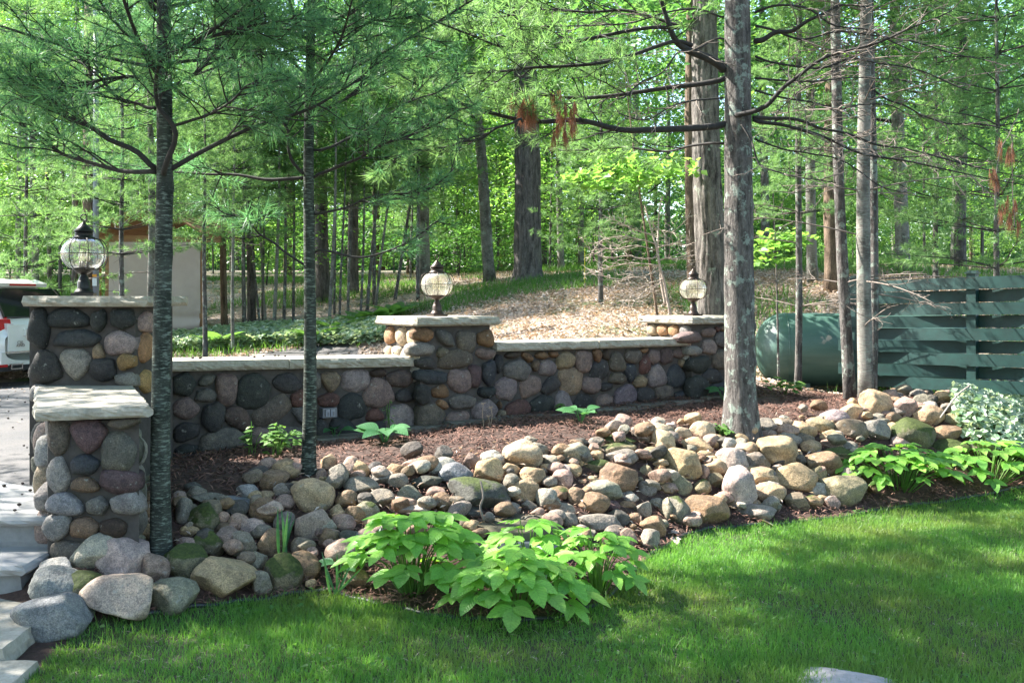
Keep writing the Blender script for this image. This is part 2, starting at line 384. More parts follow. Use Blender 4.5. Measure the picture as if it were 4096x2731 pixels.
# ------------------------------------------------------------------ terrain
def z0(x, y):                                        # 2352-view pixel on the lawn plane -> plan point
    v = y*DK; Y = EYE*F/(v-HV); return ((x*DK-HU)/F*Y, Y)
EDGE = [z0(*p) for p in [(330, 1425), (450, 1400), (600, 1378), (740, 1362), (850, 1385), (980, 1412), (1090, 1424), (1240, 1424), (1380, 1385), (1452, 1318),
                         (1510, 1268), (1600, 1226), (1700, 1213), (1900, 1195), (2040, 1172), (2200, 1152), (2352, 1132), (2560, 1108)]]
ctl = []
for x, y in EDGE: ctl += [(x, y, .0), (x+.15, y-.5, 0.)]
for x in (-2.6, -1, 1, 3, 5, 7): ctl += [(x, 3.5, 0), (x, 1.0, 0), (x, -6, 0)]
ctl += [(3, 5, 0), (4.5, 5.5, 0), (8, 6, .05), (12, 4, .1), (12, 9, .45), (-7, 2, .05), (-12, -4, .1),
        (-1.91, 5.25, .18), (-1.33, 6.3, .44), (1.905, 8.0, .457), (-2.55, 6.7, .45), (-1.6, 7.3, .48), (-.79, 7.85, .51), (.6, 8.7, .54), (1.8, 9.4, .57), (2.6, 9.6, .57),
        (.01, 6.9, .47), (1.0, 7.2, .45), (-.5, 6.3, .36), (3.31, 9.0, .61), (2.6, 8.0, .42), (3.4, 8.2, .42), (4.46, 9.33, .53), (4.2, 8.3, .39), (6, 8.6, .5), (3.6, 12, .43), (5, 11.5, .45),
        (3.6, 10.6, .5), (-2.25, 5.05, .2), (-2.0, 4.98, .15), (-2.35, 4.78, .09), (-2.6, 4.7, .03), (-2.2, 5.6, .34), (-3.2, 5.0, .0), (-3.2, 5.8, .36), (-3.4, 6.6, .43), (-4.2, 4.7, .0), (-5.5, 4.8, .05),
        (-2.5, 9, .45), (-5, 8, .45), (-8, 9, .42), (-14, 10, .3), (-3, 12, .47), (-6, 12, .42), (-8.2, 15.4, .19), (-10, 13, .22), (-2.6, 16, .55), (-6, 16, .42), (-12, 16, .2), (-25, 12, .3),
        (-1.0, 9.4, .52), (-4.3, 19.5, .95), (-2.9, 19, 1.08), (-7.2, 19, .75), (-11, 20, .95), (.6, 11, .85), (-.6, 13, .8), (.7, 13, 1.08), (1, 15, 1.38), (1, 17, 1.66), (.4, 22, 2.03), (-1.5, 17, 1.15),
        (2.9, 14, 1.25), (3.4, 16, 1.6), (5.2, 16, 1.72), (7, 20, 2.2), (8, 14, 1.4), (.2, 9.4, .66), (1.5, 10.2, .8), (2.6, 10.8, .72),
        (-14.8, 30, 2.1), (-20, 20, 1.1), (-10, 24, 1.4), (-4, 26, 1.9), (-6, 33, 2.3), (6, 30, 2.7)]
for x in (-60, -30, 0, 30, 60): ctl += [(x, 45, 2.9), (x, 80, 3.6), (x, 140, 4.6)]
ctl += [(-50, 0, .6), (50, 0, .6), (40, 15, 1.8), (-50, -40, .3), (50, -40, .3), (0, -40, 0)]
ctl = np.array(ctl, float); CX = ctl[:, :2]
def _phi(d): return np.sqrt(d*d+.36)
_A = np.zeros((len(ctl)+3,)*2); _A[:len(ctl), :len(ctl)] = _phi(np.linalg.norm(CX[:, None]-CX[None], axis=2))
_A[:len(ctl), :len(ctl)] += np.eye(len(ctl))*-.02
_A[:len(ctl), -3] = 1; _A[:len(ctl), -2:] = CX; _A[-3, :len(ctl)] = 1; _A[-2:, :len(ctl)] = CX.T
_W = np.linalg.solve(_A, np.concatenate([ctl[:, 2], [0, 0, 0]]))
def H(x, y):
    x = np.atleast_1d(np.asarray(x, float)); y = np.atleast_1d(np.asarray(y, float)); out = np.empty(x.shape)
    xf, yf, of = x.ravel(), y.ravel(), np.empty(x.size)
    for i in range(0, xf.size, 20000):
        d = np.hypot(xf[i:i+20000, None]-CX[None, :, 0], yf[i:i+20000, None]-CX[None, :, 1])
        of[i:i+20000] = _phi(d) @ _W[:-3] + _W[-3] + xf[i:i+20000]*_W[-2]+yf[i:i+20000]*_W[-1]
    return of.reshape(x.shape)
def h1(x, y): return float(H(x, y)[0])
def onground(u, v, ymin=3.2, ymax=40):               # where the ray through a photo pixel meets the terrain
    Y = np.concatenate([np.arange(ymin, 14, .02), np.arange(14, ymax, .1)])
    X = (u-HU)/F*Y; Z = EYE-(v-HV)/F*Y
    hit = np.nonzero(Z <= H(X, Y))[0]
    i = hit[0] if len(hit) else len(Y)-1
    return Vector((X[i], Y[i], h1(X[i], Y[i])))
def ongroundD(x, y, **k): return onground(x*DK, y*DK, **k)

def inpoly(x, y, poly):
    x = np.asarray(x); y = np.asarray(y); c = np.zeros(x.shape, bool); n = len(poly)
    for i in range(n):
        x1, y1 = poly[i]; x2, y2 = poly[i-1]
        k = ((y1 > y) != (y2 > y)) & (x < (x2-x1)*(y-y1)/(y2-y1+1e-12)+x1); c ^= k
    return c
PATH_R = [(-1.95, 3.0), (-2.02, 4.1), (-2.25, 4.45)]
LAWN = EDGE+[(14, 8.5), (14, -8), (-1.8, -8), (-1.95, 3.0), (-2.05, 4.2), (-2.1, 4.6)]
ang = math.radians(32.5); DW = np.array([math.cos(ang), math.sin(ang)]); NB = np.array([-math.sin(ang), math.cos(ang)])   # along the wall; away from the camera
CAPM = np.array([-.775, 7.85]); CAPR = CAPM+DW*3.011
BED = [(-2.1, 4.6)]+EDGE[::1]+[(14, 9.2), (5.2, 9.0), (3.9, 10.2), (2.75, 10.4), tuple(CAPR+DW*.7+NB*.3), tuple(CAPM+NB*.3), (-2.7, 6.75), (-2.3, 6.3), (-2.35, 5.0)]
DRIVE = [(-2.6, 6.75), tuple(CAPM+NB*.35), (-1.2, 9.2), (-1.7, 12), (-2.3, 15.5), (-2.9, 17.4), (-4.2, 17.3), (-6.5, 16.2), (-10, 15.6), (-34, 15), (-34, 5.9), (-3.0, 5.9)]
def axis(lo, a, b, hi, fine, g):
    mid = list(np.arange(a, b, fine)); s = fine; p = b; R_ = []
    while p < hi: R_.append(p); s *= g; p += s
    R_.append(hi); s = fine; p = a; L_ = []
    while True:
        s *= g; p -= s
        if p < lo: break
        L_.append(p)
    L_.append(lo); return np.array(L_[::-1]+mid+R_)
gx = axis(-160, -4, 6.5, 160, .075, 1.12); gy = axis(-60, 3.6, 11, 320, .075, 1.1)
GX, GY = np.meshgrid(gx, gy, indexing='ij'); GZ = H(GX, GY)
cap_h = 3.0+np.clip((GY-45)/100, 0, 1)*1.6
far = np.clip((np.hypot(GX, GY)-60)/60, 0, 1); GZ = GZ*(1-far)+cap_h*far
near = np.clip(1-np.abs(GY-6)/8, 0, 1)
Vt = np.stack([GX.ravel(), GY.ravel(), GZ.ravel()], -1)
bedm = inpoly(Vt[:, 0], Vt[:, 1], BED)
Vt[:, 2] += .012*vnoise(Vt, 9.0)*np.where(bedm, 1.2, .15)+.02*vnoise(Vt, 2.1, 3)*bedm
ni, nj = GX.shape
ii, jj = np.meshgrid(np.arange(ni-1), np.arange(nj-1), indexing='ij')
Qt = np.stack([ii*nj+jj, (ii+1)*nj+jj, (ii+1)*nj+jj+1, ii*nj+jj+1], -1).reshape(-1, 4)
fc = Vt[Qt].mean(1)
zone = np.zeros(len(Qt), int)
zone[inpoly(fc[:, 0], fc[:, 1], [(-5, 3), (-2.0, 3), (-2.05, 4.2), (-2.1, 4.6), (-2.3, 5.2), (-5, 5.2)])] = 2; zone[inpoly(fc[:, 0], fc[:, 1], LAWN)] = 1; zone[inpoly(fc[:, 0], fc[:, 1], BED)] = 2; zone[inpoly(fc[:, 0], fc[:, 1], DRIVE)] = 3
for k, (nm, mm) in enumerate([('forest_ground', 'floor'), ('lawn', 'soil'), ('mulch_bed', 'mulch'), ('driveway', 'asphalt')]):
    q = Qt[zone == k]; used, inv = np.unique(q, return_inverse=True)
    o = mkobj(nm, npmesh(nm, Vt[used], [inv.reshape(-1, 4)]), M[mm], smooth=True, kind='structure')
    o['label'] = ['leaf-strewn woodland ground rising behind the stone wall', 'thin green lawn in the foreground', 'dark red mulch bed sloping from the wall to the rocks', 'grey asphalt driveway behind the stone wall'][k]

# ------------------------------------------------------------------ stone shapes (shared meshes)
def ico(sub):
    import bmesh
    bm = bmesh.new(); bmesh.ops.create_icosphere(bm, subdivisions=sub, radius=1.0)
    V = np.array([v.co[:] for v in bm.verts]); T = np.array([[v.index for v in f.verts] for f in bm.faces]); bm.free(); return V, T
ICO3 = ico(3); ICO4 = ico(4)
def rock_mesh(name, seed, facets=0, lump=.12, sub=3, cut=(.5, .8)):
    V, T = (ICO3 if sub == 3 else ICO4); V = V.copy(); r = np.random.default_rng(seed)
    V *= (1+lump*vnoise(V, 1.3, seed)+lump*.45*vnoise(V, 2.9, seed+.5)+.02*vnoise(V, 7, seed+.2))[:, None]
    for _ in range(facets):
        n = r.normal(size=3); n /= np.linalg.norm(n); d = r.uniform(*cut)
        s = V @ n; ex = np.maximum(0, s-d); V -= (ex*.9)[:, None]*n
    V *= (1-.035*np.abs(vnoise(V, 5.5, seed+.7))+.012*vnoise(V, 13, seed+.3))[:, None]
    lo, hi = V.min(0), V.max(0); V = (V-(lo+hi)/2)/(hi-lo)           # unit bounding box
    me = npmesh(name, V, [T]); me.materials.append(M['rock']); me.polygons.foreach_set('use_smooth', np.ones(len(T), bool)); return me
ROUND = [rock_mesh('cobble', s, f, l*.8, 4, (.66, .92)) for s, f, l in [(1, 3, .16), (2, 4, .18), (3, 5, .20), (4, 3, .24), (5, 2, .2), (6, 5, .16), (7, 4, .22), (8, 6, .18)]]
SEMI = [rock_mesh('boulder', s, f, l*.8, 4, (.6, .85)) for s, f, l in [(21, 7, .2), (22, 8, .22), (23, 6, .26), (24, 9, .18), (25, 7, .24), (26, 8, .2)]]
ANGLE = [rock_mesh('boulder', s, f, l*.75, 4, (.55, .82)) for s, f, l in [(11, 12, .2), (12, 16, .22), (13, 11, .26), (14, 14, .2), (15, 18, .2), (16, 10, .28), (17, 13, .24), (18, 15, .2)]]
def facing_mesh(name, seed, tri=0.0, sq=2.6):
    """a wall stone: x along the wall, z up, y out of it"""
    V, T = ICO3; V = V.copy(); r = np.random.default_rng(seed)
    x, y, z = V.T; a = np.arctan2(z, x); rr = np.hypot(x, z)
    k = (np.abs(np.cos(a))**sq+np.abs(np.sin(a))**sq)**(-1/sq)
    k = k*(1+.07*np.cos(2*a+r.uniform(0, 6))+.07*np.cos(3*a+r.uniform(0, 6))+.045*np.cos(5*a+r.uniform(0, 6)))
    kp = np.full(len(a), 9.0)
    for _ in range(r.integers(5, 8)): kp = np.minimum(kp, r.uniform(.80, 1.0)/np.maximum(np.cos(a-r.uniform(0, 6.283)), .05))
    k = (k**-9+kp**-9)**(-1/9)
    V[:, 0] = x*k; V[:, 2] = z*k
    V[:, 0] *= 1+tri*V[:, 2]                                    # tri>0: wide at top
    V[:, 1] = np.sign(y)*np.abs(y)**.5
    V *= (1+.035*vnoise(V, 2.6, seed)+.012*vnoise(V, 6, seed))[:, None]
    lo, hi = V.min(0), V.max(0); V = (V-(lo+hi)/2)/(hi-lo)
    me = npmesh(name, V, [T]); me.materials.append(M['rock']); me.polygons.foreach_set('use_smooth', np.ones(len(T), bool)); return me
FACE = [facing_mesh('wall_stone', 30+s, 0, sq) for s, sq in enumerate([2.1, 2.4, 2.8, 3.4, 2.3, 3.0, 2.6, 3.8, 2.5, 2.9, 2.2, 3.2])]
FDOWN = [facing_mesh('wall_stone', 50+s, .42, 2.5) for s in range(3)]; FUP = [facing_mesh('wall_stone', 60+s, -.42, 2.5) for s in range(3)]
RC = {  # stone colours
 'blk': (.045, .05, .052), 'dk': (.07, .068, .068), 'dkg': (.056, .062, .058), 'dkb': (.068, .074, .085), 'blue': (.17, .19, .22), 'ltblue': (.27, .28, .31), 'gr': (.18, .168, .158), 'grb': (.17, .145, .12),
 'ltgr': (.30, .29, .27), 'pk': (.26, .195, .18), 'ltpk': (.31, .26, .255), 'dkpk': (.13, .095, .09), 'red': (.17, .09, .08), 'pur': (.13, .085, .09), 'ltpur': (.24, .20, .23), 'tan': (.31, .24, .165),
 'lttan': (.37, .315, .245), 'or': (.27, .16, .09), 'br': (.19, .135, .095), 'dkbr': (.085, .06, .045), 'ol': (.20, .18, .125), 'gold': (.30, .20, .09), 'ggr': (.17, .168, .145), 'wht': (.48, .44, .40), 'moss': (.12, .115, .085)}
CN = {'blk': 'black', 'dk': 'dark grey', 'dkg': 'dark greenish', 'dkb': 'dark blue-grey', 'blue': 'blue-grey', 'ltblue': 'pale blue-grey', 'gr': 'grey', 'grb': 'grey-brown', 'ltgr': 'light grey', 'pk': 'pinkish',
      'ltpk': 'pale pinkish', 'dkpk': 'dark pinkish', 'red': 'reddish', 'pur': 'purplish', 'ltpur': 'pale purplish', 'tan': 'tan', 'lttan': 'pale tan', 'or': 'orange-brown', 'br': 'brown', 'dkbr': 'dark brown',
      'ol': 'olive', 'gold': 'golden', 'ggr': 'greenish grey', 'wht': 'whitish', 'moss': 'moss-topped'}
def jit(c, a=.12):
    k = 1+R.uniform(-a, a); return (c[0]*k*(1+R.uniform(-.04, .04)), c[1]*k, c[2]*k*(1+R.uniform(-.05, .05)))

def slab(name, corners, thick, parent, amp=.012, m='limestone', step=.03, nz=5, smooth=False, **kw):
    """flat stone with split, uneven edges; corners = four (x, y, ztop) counter-clockwise"""
    C = np.array(corners, float); per = []; nor = []; cen = C[:, :2].mean(0)
    for i in range(4):
        a, b = C[i], C[(i+1) % 4]; n = max(2, int(np.linalg.norm((b-a)[:2])/step)); e = (b-a)[:2]/np.linalg.norm((b-a)[:2]); nn = np.array([e[1], -e[0]])
        for t in np.arange(n)/n: per.append(a+(b-a)*t); nor.append(nn)
    per = np.array(per); nor = np.array(nor); n = len(per); V = []
    sd = R.uniform(0, 50)
    for k in range(nz+1):
        f = k/nz; p = per.copy(); p[:, 2] -= thick*f
        q = np.c_[p[:, :2]*1.0, p[:, 2]*2.2]
        d = amp*(vnoise(q, 21, sd)+.7*vnoise(q, 55, sd+1)+.4*vnoise(q, 110, sd+2))
        d = d + amp*1.3*np.sin(f*math.pi*.85) - amp*.9*(f == 1) 
        if k == 0: d = amp*.9*(vnoise(q, 30, sd)-.4)
        p[:, :2] += nor*d[:, None]; V.append(p)
    V = np.concatenate(V); g = Geo()
    i = np.arange(nz)[:, None]*n; j = np.arange(n)[None]; k = (j+1) % n
    Q = np.stack([i+j, i+n+j, i+n+k, i+k], -1).reshape(-1, 4)
    top = np.arange(n)[None]; bot = (np.arange(n)+nz*n)[::-1][None]
    me = npmesh(name, V, [Q, top, bot])
    return mkobj(name, me, M[m], parent, smooth, **kw)

def raypl(u, v, p0, n):                              # photo pixel -> point on a vertical plane through p0 with plan normal n
    d = np.array([(u-HU)/F, 1.0]); Y = np.dot(p0, n)/np.dot(d, n); return P(u, v, Y)
def face_stones(parent, lst, ox, oy, s, p0, alongv, proud=.042, depth=.17):
    nn = np.array([alongv[1], -alongv[0]]); 
    for k, it in enumerate(lst):
        x0, y0, x1, y1, c = it[:5]; opt = it[5] if len(it) > 5 else ''
        a = raypl(ox+x0/s, oy+(y0+y1)/2/s, p0, nn); b = raypl(ox+x1/s, oy+(y0+y1)/2/s, p0, nn)
        cz = (a+b)/2; w = (b.xy-a.xy).length; hgt = (y1-y0)/s/F*cz.y
        ms = FDOWN if 'v' in opt else FUP if '^' in opt else FACE
        o = mkobj('stone', ms[R.randrange(len(ms))], None, parent)
        rot = 0.0
        if '/' in opt: rot = .55
        if '\\' in opt: rot = -.55
        dp = depth*R.uniform(.85, 1.25)*min(1.0, .55+w*2.0)
        M4 = Matrix(((alongv[0], -nn[0], 0), (alongv[1], -nn[1], 0), (0, 0, 1))).to_4x4()
        loc = Vector((cz.x, cz.y, cz.z))+Vector((nn[0], nn[1], 0))*(proud*R.uniform(.7, 1.3)-dp/2+.012)
        sw, sh = (w*1.12, hgt*1.12)
        if rot: sw, sh = max(w, hgt)*1.14, min(w, hgt)*.92
        flip = Matrix.Scale(1, 4)
        o.matrix_world = Matrix.Translation(loc) @ M4 @ Matrix.Rotation(-rot+(R.uniform(-.12, .12) if not opt else 0), 4, 'Y') @ Matrix.Diagonal((sw, dp, sh, 1))
        cc = jit(RC[c]); o.color = (cc[0]*.56, cc[1]*.56, cc[2]*.56, 0.0)  # front stones darkened in colour to carry the shade under the coping

def body(name, parent, quad, zb, zt, m='mortar'):    # prism on four plan points (counter-clockwise), top heights per point
    V = [(x, y, zb) for x, y in quad]+[(quad[i][0], quad[i][1], zt[i]) for i in range(4)]
    g = Geo().add(V, [[3, 2, 1, 0], [4, 5, 6, 7], [0, 1, 5, 4], [1, 2, 6, 5], [2, 3, 7, 6], [3, 0, 4, 7]])
    return g.obj(name, M[m], parent)
def sqr(c0, a, w, d):                                # plan square from its front-left corner
    a = np.array(a); b = np.array([-a[1], a[0]]); c0 = np.array(c0)
    return [tuple(c0), tuple(c0+a*w), tuple(c0+a*w+b*d), tuple(c0+b*d)]

# ------------------------------------------------------------------ the three capped pillars, the low pier, two wall sections
EX = np.array([1.0, 0.0])
# upper left pillar (faces the camera)
lp = thing('stone_pillar', 'fieldstone pillar with pale cap beside the steps, nearest the car', 'pillar', (-2.8, 6.4, .3))
inv = Matrix.Translation(-Vector((-2.8, 6.4, .3)))
def child(o): pass
LPY = 6.06
xl, xr = (118-HU)/F*LPY, (540-HU)/F*LPY
lp.location = (0, 0, 0)
body('mortar_core', lp, [(xl, LPY), (xr, LPY), (xr, LPY+.67), (xl, LPY+.67)], .2, [1.545]*4)
face_stones(lp, [(370, 420, 630, 910, 'blk'), (600, 415, 1125, 660, 'blk'), (1155, 440, 1340, 710, 'dkg'), (1405, 430, 1685, 670, 'blk'), (680, 690, 1245, 905, 'dkb'), (1320, 710, 1695, 1000, 'ltpk'),
    (375, 935, 775, 1355, 'dk', '^'), (760, 935, 1150, 1310, 'ltgr', 'v'), (1170, 860, 1320, 1055, 'tan', '^'), (1150, 1045, 1450, 1325, 'dk'), (1495, 985, 1705, 1180, 'gold'), (1450, 1215, 1715, 1395, 'ltgr'), (385, 1370, 640, 1600, 'ltgr')],
    0, 1100, 3.137, np.array([0, LPY]), EX)
face_stones(lp, [(70, 225, 230, 490, 'dkg'), (62, 492, 230, 700, 'ggr'), (600, 600, 900, 900, 'gr')], 100, 1580, 2.177, np.array([0, LPY]), EX)
for zc, hh, c in [(.55, .2, 'gr'), (.8, .22, 'pk'), (1.05, .2, 'dk'), (1.3, .24, 'tan')]:      # its left side
    for yy in (6.24, 6.52):
        o = mkobj('stone', FACE[R.randrange(8)], None, lp); o.matrix_world = Matrix.Translation((xl+.02, yy, zc)) @ Matrix.Rotation(math.pi/2, 4, 'Z') @ Matrix.Diagonal((.26, .14, hh, 1)); cc = jit(RC[c]); o.color = (*cc, 0)
for zc, hh, c in [(1.28, .2, 'or'), (1.06, .16, 'gold'), (1.44, .15, 'pk')]:
    for yy in (6.22, 6.48):
        o = mkobj('stone', FACE[R.randrange(8)], None, lp); o.matrix_world = Matrix.Translation((xr-.02, yy, zc)) @ Matrix.Rotation(math.pi/2, 4, 'Z') @ Matrix.Diagonal((.24, .14, hh, 1)); cc = jit(RC[c]); o.color = (*cc, 0)
a, b = P(92, 1183, 5.98), P(580, 1187, 5.98)
slab('cap_stone', [(a.x, 5.98, 1.611), (b.x, 5.98, 1.608), (b.x, 6.76, 1.608), (a.x, 6.76, 1.611)], .066, lp, .010)
# low pier in front of it
pr = thing('stone_pier', 'lower fieldstone pier with sloping flagstone top at the foot of the steps', 'pier')
PY = 5.12
xl2, xr2 = (192-HU)/F*PY, (556-HU)/F*PY
xbl, xbr = (176-HU)/F*6.05, (516-HU)/F*6.05
body('mortar_core', pr, [(xl2, PY), (xr2, PY), (xbr, 6.05), (xbl, 6.05)], -.05, [.945, .945, .975, .975])
face_stones(pr, [(200, 210, 390, 525, 'grb'), (410, 220, 710, 495, 'pur', 'v'), (750, 190, 985, 290, 'grb'), (670, 315, 970, 670, 'ggr'), (195, 530, 395, 850, 'ltgr'), (420, 515, 645, 685, 'dkb'), (420, 710, 645, 835, 'br'),
    (660, 650, 985, 855, 'pur'), (205, 850, 510, 1030, 'ltblue'), (555, 880, 730, 1030, 'gr'), (755, 835, 1010, 1040, 'ltgr'), (180, 1030, 400, 1255, 'ltgr'), (415, 1060, 645, 1235, 'br'), (660, 1070, 880, 1230, 'dkbr'), (230, 1265, 640, 1470, 'grb')],
    100, 1580, 2.177, np.array([0, PY]), EX)
for k in range(12):
    zc = .1+.2*(k//3)+.05*(k % 2); yy = PY+.2+.27*(k % 3)
    for xx, sg in ((xl2+(xbl-xl2)*(yy-PY)/.93, 1), (xr2+(xbr-xr2)*(yy-PY)/.93, -1)):
        o = mkobj('stone', FACE[R.randrange(8)], None, pr); cc = jit(RC[R.choice(['ltgr', 'pk', 'gr', 'tan', 'ggr', 'grb'])])
        o.matrix_world = Matrix.Translation((xx+sg*.025, yy, zc)) @ Matrix.Rotation(math.pi/2, 4, 'Z') @ Matrix.Diagonal((.25*R.uniform(.8, 1.1), .14, .2*R.uniform(.8, 1.1), 1)); o.color = (*cc, 0)
a, b, c_, d_ = P(143, 1640, 5.03), P(600, 1622, 5.03), P(530, 1541, 6.05), P(150, 1541, 6.05)
slab('cap_stone', [tuple(a), tuple(b), tuple(c_), tuple(d_)], .06, pr, .009)
# middle pillar
def corner_pillar(label, cap, ztop, zb, w=.79, t=.074):
    o = thing('stone_pillar', label, 'pillar')
    c0 = cap+DW*.06+NB*.06
    body('mortar_core', o, sqr(c0, DW, w-.12, w-.12), zb, [ztop-t]*4)
    q = sqr(cap, DW, w, w)
    slab('cap_stone', [(x, y, ztop) for x, y in q], t, o, .011)
    return o, c0
mp, c0m = corner_pillar('middle fieldstone pillar between the two wall sections, cap lit by sun', CAPM, 1.437, .3)
face_stones(mp, [(465, 195, 710, 360, 'or'), (430, 375, 740, 545, 'ltgr'), (515, 560, 740, 705, 'dk'), (745, 220, 1000, 410, 'gr', '\\'), (1025, 230, 1260, 505, 'grb', 'v'), (1280, 215, 1475, 425, 'or'), (770, 410, 895, 570, 'ol', '/'),
    (790, 455, 1215, 700, 'grb', '^'), (1265, 450, 1500, 585, 'pk'), (1170, 665, 1320, 930, 'pur', 'v'), (1335, 610, 1495, 910, 'dkb'), (515, 725, 890, 895, 'dkb'), (905, 720, 1210, 1005, 'pk'), (510, 915, 680, 1145, 'dk'), (705, 905, 915, 1075, 'or'),
    (765, 1090, 910, 1215, 'or', '\\'), (930, 1020, 1250, 1210, 'gr'), (1285, 935, 1495, 1070, 'blk'), (540, 1135, 865, 1460, 'grb'), (890, 1235, 1180, 1420, 'pk'), (1215, 1090, 1520, 1350, 'ltpk')], 1500, 1250, 3.137, c0m, DW)
SIDE = np.array([NB[0], NB[1]])
def side_stones(parent, c0, rows, w=.67):            # left flank of a corner pillar
    for zc, hh, cols in rows:
        n = len(cols)
        for k, c in enumerate(cols):
            t = (k+.5)/n*w; p = c0+NB*t
            o = mkobj('stone', FACE[R.randrange(8)], None, parent); cc = jit(RC[c])
            o.matrix_world = Matrix.Translation((p[0]+DW[0]*.03, p[1]+DW[1]*.03, zc)) @ Matrix.Rotation(ang+math.pi/2, 4, 'Z') @ Matrix.Diagonal((w/n*.98, .15, hh, 1)); o.color = (*cc, 0)
side_stones(mp, c0m, [(1.27, .17, ['tan', 'tan', 'or']), (1.12, .13, ['lttan', 'ltgr', 'lttan', 'tan']), (.97, .17, ['ltgr', 'lttan', 'ltgr'])])
rp, c0r = corner_pillar('far fieldstone pillar partly hidden behind the lichen-spotted pine', CAPR, 1.41, .3)
face_stones(rp, [(1040, 300, 1365, 480, 'pk'), (1390, 230, 1605, 380, 'pk'), (1590, 310, 1800, 540, 'gr'), (1390, 420, 1620, 660, 'ltpk'), (1560, 590, 1850, 880, 'grb'), (1170, 520, 1385, 675, 'ltgr'), (1185, 680, 1525, 960, 'dkg'),
    (1400, 885, 1700, 1100, 'dk'), (1185, 995, 1475, 1350, 'dkg'), (1500, 1080, 1800, 1325, 'dkb'), (1670, 210, 1800, 300, 'tan'), (1600, 220, 1660, 300, 'red'), (1840, 300, 2060, 560, 'pk'), (1880, 600, 2080, 900, 'gr'), (1830, 930, 2060, 1300, 'dk')], 2450, 1250, 3.92, c0r, DW)
side_stones(rp, c0r, [(1.265, .13, ['gr', 'or', 'or', 'tan']), (1.13, .14, ['pk', 'ltpk', 'lttan', 'gr']), (.98, .16, ['ltgr', 'tan', 'gr'])])
# wall sections, set back a little from the pillar faces
WP = c0m+NB*.10
nn = np.array([DW[1], -DW[0]])
def wall(label, s0, s1, pixL, pixR, joints):
    o = thing('stone_wall', label, 'wall')
    fl = CAPM*0+WP-NB*.06                            # coping face
    A = raypl(*pixL, fl, nn); B = raypl(*pixR, fl, nn)
    def zt(p): t = np.dot(np.array([p[0]-A.x, p[1]-A.y]), DW)/max(1e-6, (B.xy-A.xy).length); return A.z+(B.z-A.z)*t
    q = [tuple(WP+DW*s0), tuple(WP+DW*s1), tuple(WP+DW*s1+NB*.32), tuple(WP+DW*s0+NB*.32)]
    body('mortar_core', o, q, .2, [zt(p)-.072 for p in q])
    us = [pixL[0]]+joints+[pixR[0]]; pts = [raypl(u, 1400, fl, nn) for u in us]
    for i in range(len(pts)-1):
        g = .004
        p = np.array([pts[i].x, pts[i].y])+DW*g; r_ = np.array([pts[i+1].x, pts[i+1].y])-DW*g
        cs = [p, r_, r_+NB*.46, p+NB*.46]
        slab('coping_stone', [(c[0], c[1], zt(c)) for c in cs], .075, o, .009)
    return o
wa = wall('near fieldstone wall section between the left and middle pillars', -2.35, .05, (560, 1446), (1672, 1428), [1155])
face_stones(wa, [(40, 410, 290, 720, 'dk'), (480, 360, 780, 650, 'dkg'), (820, 370, 1040, 540, 'ggr', '/'), (780, 570, 1060, 745, 'gr'), (1060, 385, 1325, 780, 'pk', 'v'), (1335, 370, 1765, 840, 'dkg'), (1800, 360, 2180, 620, 'dk'),
    (490, 680, 835, 965, 'pk'), (870, 750, 1165, 1140, 'dk'), (1150, 795, 1530, 1100, 'dkpk', '\\'), (1520, 680, 2050, 1055, 'grb', '/'), (2040, 585, 2330, 800, 'red'), (60, 790, 300, 1150, 'dk'), (500, 1010, 840, 1250, 'dk'), (110, 1170, 400, 1500, 'dk'),
    (520, 1295, 820, 1450, 'dkg'), (850, 1085, 1410, 1400, 'gr', '^'), (1480, 1075, 1790, 1300, 'pk'), (1820, 1060, 2190, 1290, 'gr'), (2055, 790, 2330, 1035, 'gr', 'v')], 540, 1380, 3.267, WP, DW)
face_stones(wa, [(290, 350, 500, 640, 'gr'), (515, 345, 815, 655, 'tan', 'v'), (845, 305, 1285, 655, 'ltpk'), (1300, 290, 1530, 430, 'dkbr'), (1180, 430, 1645, 885, 'pk', '^'), (1550, 305, 1950, 580, 'dkpk'), (480, 670, 790, 890, 'red'),
    (795, 675, 1235, 1100, 'blk'), (1690, 615, 1950, 810, 'dk'), (1230, 905, 1510, 1110, 'red', '^'), (1520, 855, 2000, 1255, 'ltpk'), (400, 1070, 650, 1440, 'dk', '^'), (660, 1060, 1120, 1380, 'blk', '\\'), (1150, 1130, 1520, 1380, 'dk')], 1150, 1400, 3.92, WP, DW)
wb = wall('far fieldstone wall section between the middle and far pillars', .62, 3.05, (1984, 1372), (2757, 1353), [2396])
